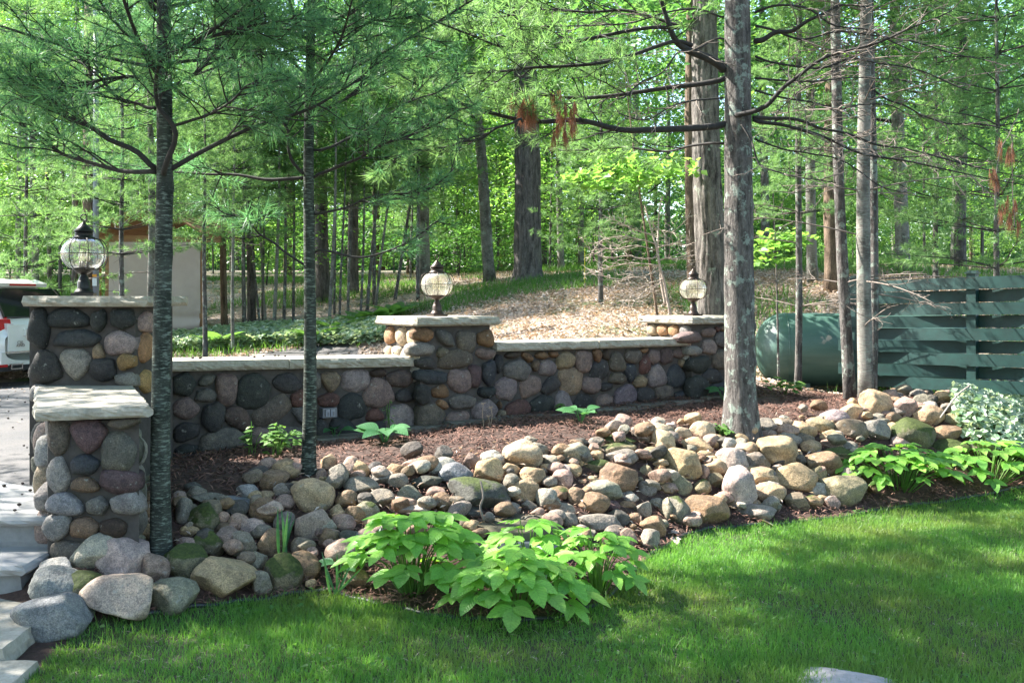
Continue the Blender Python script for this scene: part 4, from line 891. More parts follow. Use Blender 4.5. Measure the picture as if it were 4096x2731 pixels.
Geo().box((.03, 0, .385), (.13, 1.75, .11)).obj('bumper_skirt', M['black_plastic'], car)
Geo().box((-.085, 0, .92), (.06, .9, .11)).obj('plate_hood', M['car_paint'], car)
Geo().box((-.075, 0, .79), (.03, .4, .13)).obj('licence_plate', M['plate'], car)
Geo().box((-.088, 0, .625), (.02, 1.62, .018)).obj('trim_strip', M['chrome'], car)
for txt, zz in (('CXL', .745), ('AWD', .70)):
    cu = bpy.data.curves.new('badge', 'FONT'); cu.body = txt; cu.size = .065; cu.extrude = .004; cu.align_x = 'CENTER'
    tmp = bpy.data.objects.new('badge_text', cu); me = bpy.data.meshes.new_from_object(tmp); bpy.data.objects.remove(tmp); bpy.data.curves.remove(cu)
    b = mkobj('badge', me, M['chrome'], car)
    b.location = (-.082, .52, zz); b.rotation_euler = (math.pi/2, 0, -math.pi/2)

# ------------------------------------------------------------------ canvas-sided shed
SY = 19.0
def sx(x): return (x*DK-HU)/F*SY
def szz(y): return EYE-(y*DK-HV)/F*SY
sh = thing('canvas_shed', 'open timber shed with beige canvas wall behind the left pillar', 'shed')
xl_, xr_, zb_, zt_ = sx(250), sx(460), szz(766), szz(556)
nx, nz_ = 70, 40; X, Z = np.meshgrid(np.linspace(xl_, xr_, nx), np.linspace(zb_, zt_, nz_), indexing='ij')
f = np.clip((zt_-Z)/(zt_-zb_), 0, 1)
Yc = SY+.03*np.sin(X*5+1.5*np.sin(Z*2))*f+.05*f**2*np.sin((X-xl_)*2.2)-.05*np.exp(-((Z-zb_-.25-.12*np.cos((X-xl_)*2.3))/.08)**2)+.03*np.exp(-((Z-zb_-.42-.1*np.cos((X-xl_)*2))/.06)**2)
V = np.stack([X, Yc, Z], -1).reshape(-1, 3); i, j = np.meshgrid(np.arange(nx-1), np.arange(nz_-1), indexing='ij')
Q = np.stack([i*nz_+j, (i+1)*nz_+j, (i+1)*nz_+j+1, i*nz_+j+1], -1).reshape(-1, 4)
g = Geo().add(V, Q).add(V+np.array([0, .01, 0]), Q[:, ::-1]); g.obj('canvas_wall', M['canvas'], sh, True)
Geo().box(((xl_+xr_)/2, SY+.05, zb_-.06), (xr_-xl_+1.4, .14, .12)).obj('sill_beam', M['wood'], sh)
Geo().box(((xl_+xr_)/2-.3, SY+1.3, zb_-.03), (xr_-xl_+1.6, 2.6, .08)).obj('floor', M['wood_grey'], sh)
for xx in (xl_-.03, xr_+.03, sx(222)): Geo().box((xx, SY+.06, (zb_+zt_)/2), (.1, .1, zt_-zb_+.1)).obj('post', M['wood'], sh)
Geo().box(((xl_+xr_)/2-.25, SY+.06, zt_+.06), (xr_-xl_+1.3, .09, .14)).obj('header_beam', M['wood'], sh)
xa, xb = sx(196), sx(478); zp = szz(512); xm = (xa+xb)/2+.2
for k in range(9):
    t0, t1 = k/9, (k+1)/9-.008
    for side in (0, 1):
        e = xa if side == 0 else xb
        q = [(e+(xm-e)*t0, zt_+.13+(zp-zt_)*t0*1.6), (e+(xm-e)*t1, zt_+.13+(zp-zt_)*t1*1.6)]
        V = [(q[0][0], SY-.35, q[0][1]), (q[1][0], SY-.35, q[1][1]), (q[1][0], SY+2.9, q[1][1]), (q[0][0], SY+2.9, q[0][1])]
        V = V+[(a_, b_, c_+.03) for a_, b_, c_ in V]
        Geo().add(V, [[0, 1, 2, 3], [7, 6, 5, 4], [0, 4, 5, 1], [1, 5, 6, 2], [2, 6, 7, 3], [3, 7, 4, 0]]).obj('roof_board', M['wood'], sh)
for k in range(4): Geo().box((xa+.25+k*.2, SY+2.4, zb_+.6), (.18, .03, 1.3)).obj('back_board', M['wood_grey'], sh)
# ------------------------------------------------------------------ utility pole with conduit
UP = 16.5; up = ongroundD(204, 720, ymax=30); ux = (203*DK-HU)/F*UP; uz = h1(ux, UP)
po = thing('utility_pole', 'brown utility pole with grey conduit behind the left lamp', 'pole')
Geo().tube([(ux, UP, uz-.2), (ux+.02, UP, 4), (ux+.05, UP, 9)], [.115, .105, .09], 18).obj('pole', M['bark_brown'], po, True)
cx_ = ux+.15; c_ = Geo().tube([(cx_, UP-.05, uz-.1), (cx_, UP-.05, 6.5)], .05, 16).obj('conduit', M['conduit'], po, True)
lz = EYE-(713*DK-HV)/F*UP
Geo().box((cx_, UP-.101, EYE-(648*DK-HV)/F*UP), (.075, .006, .13)).obj('label', M['paper'], c_)
Geo().box((cx_, UP-.101, EYE-(636*DK-HV)/F*UP+.02), (.075, .006, .045)).obj('warning_label', M['orange'], c_)

# ------------------------------------------------------------------ foliage meshes
def needle_mesh(name, tp, td, n=40, ln=.10, wd=.0022, spread=(.25, 1.25), droop=.0, seed=1):
    r = np.random.default_rng(seed); tp = np.repeat(np.asarray(tp, float), n, 0); td = np.repeat(np.asarray(td, float), n, 0); N = len(tp)
    td /= np.linalg.norm(td, axis=1)[:, None]+1e-9
    q = r.normal(size=(N, 3)); q -= (q*td).sum(1)[:, None]*td; q /= np.linalg.norm(q, axis=1)[:, None]+1e-9
    a = r.uniform(spread[0], spread[1], N)[:, None]
    d = td*np.cos(a)+q*np.sin(a); d[:, 2] -= droop; d /= np.linalg.norm(d, axis=1)[:, None]
    L = ln*r.uniform(.7, 1.15, N)[:, None]
    b = tp-td*r.uniform(0, .05, N)[:, None]
    s = np.cross(d, r.normal(size=(N, 3))); s /= np.linalg.norm(s, axis=1)[:, None]+1e-9
    V = np.empty((N, 3, 3)); V[:, 0] = b-s*wd/2; V[:, 1] = b+s*wd/2; V[:, 2] = b+d*L
    V[:, 2, 2] -= .06*L[:, 0]
    return npmesh(name, V.reshape(-1, 3), [np.arange(N*3).reshape(-1, 3)])
def leaf_mesh(name, C, size=.1, tilt=.5, asp=.62, seed=1, nrm=None):
    r = np.random.default_rng(seed); C = np.asarray(C, float); N = len(C); S = size*r.uniform(.65, 1.25, N)
    nv = np.stack([r.normal(0, tilt, N), r.normal(0, tilt, N), np.ones(N)], -1) if nrm is None else nrm+r.normal(0, tilt, (N, 3))
    nv /= np.linalg.norm(nv, axis=1)[:, None]
    a = r.uniform(0, 2*math.pi, N); t = np.stack([np.cos(a), np.sin(a), np.zeros(N)], -1); t -= (t*nv).sum(1)[:, None]*nv; t /= np.linalg.norm(t, axis=1)[:, None]
    w = np.cross(nv, t)
    V = np.empty((N, 4, 3)); s = S[:, None]
    V[:, 0] = C-t*s*.5; V[:, 1] = C+w*s*asp/2+nv*s*.10-t*s*.06; V[:, 2] = C+t*s*.5-nv*s*.06; V[:, 3] = C-w*s*asp/2+nv*s*.10-t*s*.06
    return npmesh(name, V.reshape(-1, 3), [np.arange(N*4).reshape(-1, 4)])
def blade_mesh(name, B, h, w, lean, seed=1):
    r = np.random.default_rng(seed); N = len(B); B = np.asarray(B, float)
    a = r.uniform(0, 2*math.pi, N); s = np.stack([np.cos(a), np.sin(a), 0*a], -1)*(w*r.uniform(.6, 1.3, N)/2)[:, None]
    H_ = np.broadcast_to(h, (N,))*r.uniform(.5, 1.25, N); b = r.uniform(0, 2*math.pi, N); l = np.abs(r.normal(0, lean, N))
    d = np.stack([np.cos(b)*l, np.sin(b)*l, np.ones(N)], -1); d /= np.linalg.norm(d, axis=1)[:, None]
    m_ = B+d*(H_*.55)[:, None]; d2 = d.copy(); d2[:, :2] *= 2.2; d2 /= np.linalg.norm(d2, axis=1)[:, None]; t = m_+d2*(H_*.5)[:, None]
    V = np.empty((N, 5, 3)); V[:, 0] = B-s; V[:, 1] = B+s; V[:, 2] = m_-s*.75; V[:, 3] = m_+s*.75; V[:, 4] = t
    k = np.arange(N)[:, None]*5
    return npmesh(name, V.reshape(-1, 3), [k+np.array([0, 1, 3, 2]), k+np.array([2, 3, 4])])

def resample(pts, n, wob=0.0, seed=0):
    p = spline([Vector(q) for q in pts], n); r = np.random.default_rng(seed)
    if wob:
        t = np.linspace(0, 1, n)
        for k in (2, 4, 7):
            p += (wob/k)*np.sin(t*math.pi*k+r.uniform(0, 6))[:, None]*r.normal(size=3)[None]*np.sin(t*math.pi)[:, None]**.5
    return p
class Pine:
    def __init__(s, seed): s.limb = Geo(); s.tw = Geo(); s.tp = []; s.td = []; s.r = np.random.default_rng(seed)
    def twig(s, p0, d, L, r0, tuft=True, sub=True, up=.25, kink=.15):
        r = s.r; n = 6; d = d/np.linalg.norm(d); pts = [p0]; q = p0.copy(); dd = d.copy()
        for i in range(n-1):
            dd = dd+r.normal(0, kink, 3); dd[2] += up*.12; dd /= np.linalg.norm(dd); q = q+dd*L/(n-1); pts.append(q.copy())
        pts = np.array(pts); s.tw.tube(pts, np.linspace(r0, r0*.35, n), 4, False)
        if tuft:
            for t in (1.0, .72) if L > .16 else (1.0,):
                k = min(n-1, int(t*(n-1))); s.tp.append(pts[k]); s.td.append(pts[k]-pts[max(0, k-1)])
        if sub and L > .15:
            for k in (2, 3, 4):
                if r.random() < .8:
                    e = pts[k]-pts[k-1]; e /= np.linalg.norm(e); sd = np.cross(e, [0, 0, 1]); sd /= np.linalg.norm(sd)+1e-9
                    s.twig(pts[k], e*.7+sd*r.choice([-1, 1])*.75+np.array([0, 0, r.normal(0, .2)]), L*r.uniform(.35, .55), r0*.6, tuft, False, up, kink)
    def branch(s, path, r0, r1, ntw=14, twl=.45, t0=.3, tuft=True, sides=7, kink=.15, up=.25, tufts_from=0.0):
        path = np.asarray(path); n = len(path); s.limb.tube(path, np.linspace(r0, r1, n), sides)
        r = s.r
        for i in range(ntw):
            t = t0+(1-t0)*(i+r.random())/ntw; k = min(n-2, int(t*(n-1))); p = path[k]+(path[k+1]-path[k])*(t*(n-1)-k)
            e = path[k+1]-path[k]; e = e/np.linalg.norm(e); sd = np.cross(e, [0, 0, 1.]); sd /= np.linalg.norm(sd)+1e-9
            sgn = 1 if i % 2 else -1
            s.twig(p, e*.65+sd*sgn*r.uniform(.5, 1.)+np.array([0, 0, r.normal(.1, .28)]), twl*(1.25-t)*r.uniform(.7, 1.2), r1*.75+.0022, tuft and t >= tufts_from, True, up, kink)
        if tuft: s.twig(path[-1], path[-1]-path[-2], twl*.4, r1, True, True, up)
    def whorl(s, c, z, L, n, up0, a0, r0=.014, ntw=12, tuft=True, twl=.42, skip=None):
        for k in range(n):
            a = a0+k*2*math.pi/n+s.r.normal(0, .18); Lk = L*s.r.uniform(.8, 1.15)
            d = np.array([math.cos(a), math.sin(a), up0+s.r.normal(0, .06)]); t = np.linspace(0, 1, 9)[:, None]
            p = np.array([c[0], c[1], z+s.r.normal(0, .02)])+d*Lk*t+np.array([0, 0, .22*Lk])*t**2*s.r.uniform(-.3, 1.0)
            p += .03*Lk*np.sin(t*5+a)*np.array([-math.sin(a), math.cos(a), .3])
            s.branch(p, r0, .004, ntw, twl, .28, tuft, 6)
    def build(s, root, limb_m, needle_m, n, ln, wd, seed, twig_m=None, spread=(.25, 1.25), tag_=''):
        if s.limb.V: s.limb.obj('limbs', limb_m, root, True)
        if s.tw.V: s.tw.obj('twigs', twig_m or limb_m, root)
        if s.tp: mkobj('crown'+tag_, needle_mesh('needles', np.array(s.tp), np.array(s.td), n, ln, wd, spread, 0.02, seed), needle_m, root)
def trunk_geo(path, rad, sides=20, amp=.04, fr=9, flare=0.0, seed=0, knots=(), ridge=0.0):
    """tapering trunk with uneven surface, root flare and branch-collar knots"""
    V, Q, T = tube(path, rad, sides, True); n = len(path)
    c = np.repeat(np.asarray(path, float), sides, 0); rr = np.repeat(np.broadcast_to(rad, (n,)), sides)
    d = V[:n*sides]-c; a = np.tile(np.arange(sides)*2*math.pi/sides, n); h = c[:, 2]-path[0][2]
    f = 1+amp*vnoise(np.c_[d/rr[:, None]*1.2, ][:, :3]*1+np.c_[0*h, 0*h, h*fr*.25], 2.2, seed)+amp*.6*np.sin(a*5+h*1.3+seed)*np.sin(h*2+a)
    if flare: f = f+flare*np.exp(-h/.16)*(1+.45*np.sin(a*4+seed))
    if ridge: f = f+ridge*np.abs(np.sin(a*9+1.6*np.sin(h*1.7+seed)+.9*np.sin(h*4.3+a*2)))-ridge*.5*(np.sin(h*11+a*7+3*np.sin(a*3)) > .8)
    for hk, ak, am in knots: f = f+am*np.exp(-((h-hk)/.03)**2-((np.angle(np.exp(1j*(a-ak))))/.45)**2)
    V[:n*sides] = c+d*f[:, None]
    return Geo().add(V, Q, T)
# ------------------------------------------------------------------ the two slim pines at the left
def tr(ptsD, Y0, Y1, n=22, wob=.03, seed=0):          # branch traced in the photo, its depth running from Y0 to Y1
    k = len(ptsD); return resample([PD(x, y, Y0+(Y1-Y0)*i/(k-1)) for i, (x, y) in enumerate(ptsD)], n, wob, seed)
def slim_pine(label, base, topD, rbase, rtop, Yb, traced, whorls, seed, htop, upper):
    root = thing('pine_tree', label, 'tree')
    bx, by = base; b = PD(bx, by, Yb); bz = h1(b.x, Yb)
    t3 = PD(topD[0], topD[1], Yb); n = 90
    hs = np.linspace(bz-.08, htop, n); f = (hs-b.z)/(t3.z-b.z); X = b.x+(t3.x-b.x)*f
    path = np.stack([X+.008*np.sin(hs*2.3+seed), np.full(n, Yb)+.008*np.cos(hs*1.9), hs], -1)
    rad = rbase*(1-(hs-bz)/(htop-bz)*.85)
    trunk_geo(path, rad, 22, .035, 9, .35, seed, [(h, a, .2*q) for h, a, q in whorls['knots']]).obj('trunk', M['bark_young'], root, True)
    pn = Pine(seed)
    for k, (pts, Y0, Y1, r0, ntw, twl, t0) in enumerate(traced): pn.branch(tr(pts, Y0, Y1, 22, .05, seed*9+k), r0, .004, ntw, twl, t0)
    for z, L, nb, up, a0, ntw in whorls['w']:
        xx = np.interp(z, hs, path[:, 0]); pn.whorl((xx, Yb), z, L, nb, up, a0, .012, ntw)
    pn.build(root, M['branch'], M['needle'], 18, .11, .0042, seed)
    up_ = Pine(seed+50)                                # the part of the crown above the picture
    for z, L, nb, up, a0, ntw in upper:
        xx = np.interp(z, hs, path[:, 0]); up_.whorl((xx, Yb), z, L, nb, up, a0, .012, ntw)
    up_.build(root, M['branch'], M['needle'], 26, .13, .009, seed+3)
    return root
Y1_ = 5.25
T1 = [([(358, 388), (300, 350), (200, 285), (120, 240), (0, 160), (-60, 120)], 5.25, 5.0, .017, 22, .5, .22), ([(358, 395), (300, 392), (240, 385), (150, 350), (100, 320), (0, 262), (-60, 240)], 5.25, 5.6, .015, 20, .5, .22),
      ([(385, 392), (450, 355), (560, 300), (700, 255), (800, 200), (860, 150)], 5.25, 5.3, .016, 20, .5, .3), ([(376, 398), (392, 330), (378, 250), (366, 170), (372, 110), (370, 20)], 5.2, 4.6, .017, 14, .35, .4),
      ([(358, 150), (320, 100), (240, 20), (200, -30)], 5.25, 5.0, .013, 16, .45, .2), ([(356, 190), (280, 180), (200, 190), (120, 200), (40, 190)], 5.25, 4.9, .011, 22, .5, .2), ([(386, 205), (450, 165), (520, 90), (570, 30)], 5.25, 5.5, .012, 18, .45, .2),
      ([(386, 290), (450, 275), (500, 255), (560, 200), (620, 190)], 5.25, 4.8, .009, 16, .4, .25), ([(356, 250), (300, 230), (200, 150), (90, 110)], 5.25, 5.6, .010, 20, .5, .2), ([(385, 120), (470, 90), (580, 60), (690, 40)], 5.25, 4.9, .011, 22, .5, .15)]
slim_pine('slim pale-flecked pine trunk at the left in front of the stone wall', (370, 1275), (378, 0), .055, .03, Y1_, T1,
  {'knots': [(.6, 4.4, 1), (.6, 5.4, 1), (1.02, 4.7, .8), (1.35, 4.5, .8), (1.72, 4.6, 1), (2.1, 4.9, 1), (2.1, 3.9, .8)], 'w': [(2.85, 1.4, 5, .3, 2.0, 12), (3.2, 1.5, 5, .35, .9, 12)]}, 3, 8.2,
  [(z, 1.7-.15*(z-3.5), 6, .3, z*2.1, 11) for z in np.arange(3.5, 8.0, .36)])
T2 = [([(700, 408), (600, 405), (500, 402), (400, 400), (300, 380)], 6.3, 6.5, .013, 16, .45, .4), ([(703, 402), (660, 350), (640, 290), (615, 200), (600, 100)], 6.3, 5.9, .012, 18, .45, .3), ([(716, 410), (790, 385), (830, 350), (900, 310), (1000, 290), (1060, 250)], 6.3, 6.1, .012, 20, .5, .25),
      ([(716, 268), (800, 220), (870, 170), (980, 130)], 6.3, 6.6, .011, 20, .45, .25), ([(716, 492), (780, 485), (860, 470), (960, 430), (1040, 380)], 6.3, 6.0, .009, 12, .35, .4), ([(720, 580), (800, 585), (870, 575), (950, 545), (1010, 510)], 6.3, 6.1, .009, 8, .3, .5),
      ([(702, 605), (660, 590), (600, 540), (560, 500), (500, 480)], 6.3, 6.0, .009, 9, .3, .4), ([(702, 270), (640, 220), (560, 160), (500, 130)], 6.3, 6.5, .011, 20, .45, .25), ([(716, 150), (780, 100), (850, 60), (930, 40)], 6.3, 6.0, .01, 20, .45, .2),
      ([(702, 175), (640, 130), (560, 100), (470, 60)], 6.3, 6.0, .01, 20, .45, .2), ([(716, 345), (790, 330), (880, 300), (980, 215), (1050, 170)], 6.3, 6.7, .01, 18, .5, .3)]
slim_pine('slimmest dark pine trunk in front of the near wall, second from left', (709, 1095), (713, 0), .045, .02, 6.3, T2,
  {'knots': [(1.2, 4.5, 1), (1.35, 5.5, .8), (1.75, 4.7, .8), (.8, 4.2, .8)], 'w': [(2.95, 1.3, 5, .3, 1.3, 12), (3.3, 1.4, 5, .3, 2.3, 12)]}, 5, 7.2,
  [(z, 1.6-.2*(z-3.6), 6, .3, z*1.7, 10) for z in np.arange(3.6, 7.0, .36)])

# ------------------------------------------------------------------ lichen-spotted pine right of centre
BY = 8.0
bp_ = thing('pine_tree', 'thick lichen-spotted pine trunk standing among the rocks', 'tree')
b = PD(1700, 1000, BY); bz = h1(b.x, BY); n = 200; hs = np.linspace(bz-.15, 15, n)**1.0
hs = np.concatenate([np.linspace(bz-.15, 4.6, 170), np.linspace(4.7, 14, 40)])
xx = np.interp(hs, [bz, .9, 2.0, 4.2, 14], [PD(1702, 0, BY).x, PD(1700, 0, BY).x, PD(1697, 0, BY).x, PD(1693, 0, BY).x, PD(1680, 0, BY).x])
rad = np.interp(hs, [bz, bz+.35, 2.5, 4.3, 14], [.150, .128, .115, .10, .02])
trunk_geo(np.stack([xx, np.full(len(hs), BY), hs], -1), rad, 56, .03, 16, .35, 2.0, [(1.05, 4.6, .12), (.75, 4.0, .12), (2.05, 4.7, .12), (2.6, 4.5, .1)]).obj('trunk', M['bark_pine'], bp_, True)
pn = Pine(21)
LB = [([(1665, 285), (1560, 298), (1440, 300), (1340, 285), (1230, 285), (1130, 260), (1060, 235), (990, 205), (880, 150)], 8., 7.0, .030, 26, .6, .25), ([(1665, 180), (1569, 198), (1480, 215), (1340, 220), (1200, 210), (1090, 195), (980, 200)], 8., 8.4, .024, 22, .55, .3),
      ([(1662, 160), (1600, 120), (1545, 70), (1520, 0), (1500, -60)], 8., 7.6, .042, 6, .4, .4), ([(1590, 105), (1550, 90), (1440, 135), (1300, 150), (1180, 160), (1000, 180), (900, 200)], 7.9, 7.3, .019, 26, .55, .3), ([(1560, 65), (1480, 65), (1300, 95), (1180, 110), (1070, 80), (960, 30)], 7.8, 7.6, .018, 26, .55, .25),
      ([(1560, 60), (1440, 30), (1300, 20), (1150, 40), (1020, 60)], 7.8, 8.3, .014, 26, .55, .2), ([(1665, 330), (1580, 335), (1480, 350), (1380, 340), (1290, 345)], 8.1, 8.8, .012, 14, .45, .3), ([(1200, 280), (1120, 300), (1020, 330), (900, 375)], 7.1, 6.9, .010, 16, .4, .2)]
for k, (pts, Y0, Y1, r0, ntw, twl, t0) in enumerate(LB): pn.branch(tr(pts, Y0, Y1, 30, .06, 70+k), r0, .006, ntw, twl, t0, True, 8, .16, .25, .35)
for z, L, nb in [(z, 3.0-.2*(z-4.6), 6) for z in np.arange(4.6, 12, .75)]: pn.whorl((np.interp(z, hs, xx), BY), z, max(.8, L), nb, .2, z*1.9, .025, 10, True, .7)
pn.build(bp_, M['branch'], M['needle_far'], 22, .115, .006, 31)
dp_ = Pine(22)                                         # bare dead limbs on the right
RB = [([(1735, 95), (1800, 70), (1890, 30), (2010, 15)], 8., 7.6, .026, 8, .6, .3), ([(1690, 265), (1760, 240), (1820, 190), (1900, 140), (2010, 100), (2100, 60), (2190, 20)], 7.9, 7.0, .022, 14, .7, .25), ([(1730, 270), (1850, 290), (1960, 310), (2100, 340), (2352, 410)], 8., 8.6, .017, 18, .6, .2),
      ([(1730, 275), (1800, 290), (1900, 320), (1990, 350), (2120, 380), (2352, 425)], 8., 7.6, .017, 18, .6, .2), ([(1700, 285), (1730, 340), (1760, 380), (1850, 410), (1920, 420)], 7.9, 7.3, .009, 8, .4, .3), ([(1735, 180), (1850, 190), (1980, 175), (2120, 190)], 8., 8.7, .010, 14, .5, .2),
      ([(1735, 210), (1840, 235), (1950, 230), (2080, 260)], 8., 7.5, .009, 14, .5, .2), ([(1735, 30), (1830, 20), (1960, 60), (2100, 120)], 8., 7.4, .012, 14, .5, .2), ([(1660, 225), (1580, 240), (1490, 270), (1420, 260)], 8., 7.4, .009, 12, .45, .2), ([(1735, 130), (1830, 150), (1950, 140), (2080, 160), (2230, 210)], 8., 7.3, .010, 16, .6, .15), ([(1735, 320), (1820, 350), (1900, 360), (2010, 420), (2080, 440)], 8., 7.6, .008, 12, .5, .2), ([(1735, 60), (1860, 90), (1990, 80), (2150, 110), (2300, 150)], 8., 8.3, .011, 18, .6, .15), ([(2000, 200), (2100, 260), (2200, 290), (2352, 300)], 9.0, 8.6, .010, 14, .5, .15), ([(2000, 345), (2080, 370), (2180, 360), (2280, 390)], 9.0, 8.5, .008, 12, .5, .15), ([(1980, 120), (1900, 170), (1830, 215), (1770, 280)], 9.0, 8.8, .008, 12, .45, .15), ([(1662, 90), (1560, 130), (1450, 200), (1380, 240)], 8., 7.3, .009, 14, .5, .2), ([(1662, 40), (1560, 20), (1420, 60), (1250, 60)], 8., 7.5, .010, 16, .55, .2)]
for k, (pts, Y0, Y1, r0, ntw, twl, t0) in enumerate(RB): dp_.branch(tr(pts, Y0, Y1, 26, .07, 90+k), r0, .004, ntw, twl, t0, False, 7, .3, -.05)
dp_.limb.obj('dead_limbs', M['branch'], bp_, True); dp_.tw.obj('dead_twigs', M['twig'], bp_)
# rusty dead needle tufts hanging from it
tp, td = [], []
for x, y in [(1180, 232), (1192, 250), (1215, 262), (1228, 250), (1212, 275), (1205, 240), (1222, 235), (1270, 230), (1282, 225), (1296, 250), (1318, 248), (1312, 270), (1292, 280), (1280, 300), (1300, 305), (1314, 300), (1298, 318), (1270, 318), (1225, 272), (1198, 268), (1316, 285), (1285, 265)]:
    for q in range(5):
        p = PD(x+R.uniform(-5, 5), y+R.uniform(-6, 6), 7.25+R.uniform(-.12, .12)); tp.append(p); td.append((R.uniform(-.2, .2), R.uniform(-.2, .2), -1))
for x, y in [(2300, 340), (2315, 360), (2325, 350), (2290, 410), (2300, 490), (2318, 505), (2330, 480), (2310, 470), (2340, 520), (2280, 400)]:
    for q in range(6):
        p = PD(x+R.uniform(-6, 6), y+R.uniform(-12, 12), 7.6+R.uniform(-.1, .1)); tp.append(p); td.append((R.uniform(-.2, .2), R.uniform(-.2, .2), -1))
mkobj('dead_needles', needle_mesh('dead_needles', [tuple(p) for p in tp], td, 16, .12, .003, (.05, .45), .2, 5), M['needle_dead'], bp_)
hang = Geo()
for pts in ([(1265, 205), (1290, 235), (1300, 270), (1296, 310)], [(1175, 215), (1200, 240), (1225, 262)], [(1300, 225), (1320, 250), (1316, 300)]): hang.tube(tr(pts, 7.3, 7.25, 8), .004, 5)
for pts in ([(2340, 250), (2322, 300), (2300, 340), (2290, 400), (2285, 480)], [(2322, 310), (2325, 350), (2330, 520)]): hang.tube(tr(pts, 7.6, 7.6, 10), .004, 5)
hang.obj('hanging_twigs', M['twig'], bp_)

# ------------------------------------------------------------------ other trees: traced trunks
def crown_cloud(seed, n, clumps, rx, h, zlo, flat=.35, cr=.9):
    r = np.random.default_rng(seed); C = []
    for k in range(clumps):
        a = r.uniform(0, 6.28); t = r.uniform(0, 1); prof = math.sin(math.pi*(.12+.8*t))**.7; rr = rx*prof*math.sqrt(r.uniform(.05, 1))
        c = np.array([rr*math.cos(a), rr*math.sin(a), zlo+h*t]); m_ = n//clumps; s = cr*r.uniform(.6, 1.2)
        C.append(c+r.normal(0, 1, (m_, 3))*np.array([s, s, s*flat])*.5)
    return np.concatenate(C)
CROWN = {}
for nm, n, cl, rx, h, zl, sz, mt, cr in [('big0', 9000, 130, 3.6, 9, 0, .13, 'leaf', 1.0), ('big1', 9000, 120, 3.2, 9, 0, .13, 'leaf_light', 1.0), ('big2', 9000, 140, 4.0, 10, 0, .14, 'leaf_dark', 1.1), ('und0', 2600, 60, 1.7, 3.6, 0, .105, 'leaf', .7), ('und1', 2600, 50, 1.5, 3.0, 0, .105, 'leaf_light', .75), ('und2', 2200, 48, 1.9, 2.6, 0, .11, 'leaf_light', .8), ('bush', 1500, 36, 1.3, 1.4, 0, .10, 'leaf', .6)]:
    me = leaf_mesh('leaves_'+nm, crown_cloud(len(nm)*7+n+int(nm[-1]) if nm[-1].isdigit() else 99, n, cl, rx, h, zl, .3, cr), sz, .55, .62, n+cl); me.materials.append(M[mt]); CROWN[nm] = me
def pine_crown(seed, h, L, step, nd, ln, wd, ntw=9):
    p = Pine(seed)
    for z in np.arange(.0, h, step): p.whorl((0, 0), z, L*(1-.75*z/h), 6, .12, z*2.3+seed, .012, ntw, True, .5)
    a = p.limb.mesh('limbs'); b_ = needle_mesh('needles', np.array(p.tp), np.array(p.td), nd, ln, wd, (.25, 1.3), .02, seed); a.materials.append(M['branch']); b_.materials.append(M['needle_far']); return a, b_
PC = [pine_crown(s, 6.0, 1.7, .5, 12, .13, .010) for s in (41, 42)]
def add_crown(root, key, loc, s=1.0, rz=None, sz=None):
    o = mkobj('crown', CROWN[key], None, root); o.location = loc; o.scale = (s, s, sz or s); o.rotation_euler = (0, 0, R.uniform(0, 6.28) if rz is None else rz); return o
def add_pine_crown(root, loc, s=1.0, k=None):
    a, b_ = PC[R.randrange(2) if k is None else k]; rz = R.uniform(0, 6.28)
    o = mkobj('crown', b_, None, root); q = mkobj('limbs', a, None, root)
    for w in (o, q): w.location = loc; w.scale = (s,)*3; w.rotation_euler = (0, 0, rz)
def limbs_for(path, rad, n, L, seed, z0_):
    g = Geo(); r = np.random.default_rng(seed)
    for k in range(n):
        i = int(np.interp(r.uniform(z0_, path[-1, 2]*.95), path[:, 2], np.arange(len(path)))); a = r.uniform(0, 6.28); Lk = L*r.uniform(.5, 1.1); t = np.linspace(0, 1, 7)[:, None]
        g.tube(path[i]+np.array([math.cos(a), math.sin(a), r.uniform(.1, .6)])*Lk*t+r.normal(0, .05*Lk, (7, 3))*t, np.linspace(rad[i]*.35, .006, 7), 5, False)
    return g
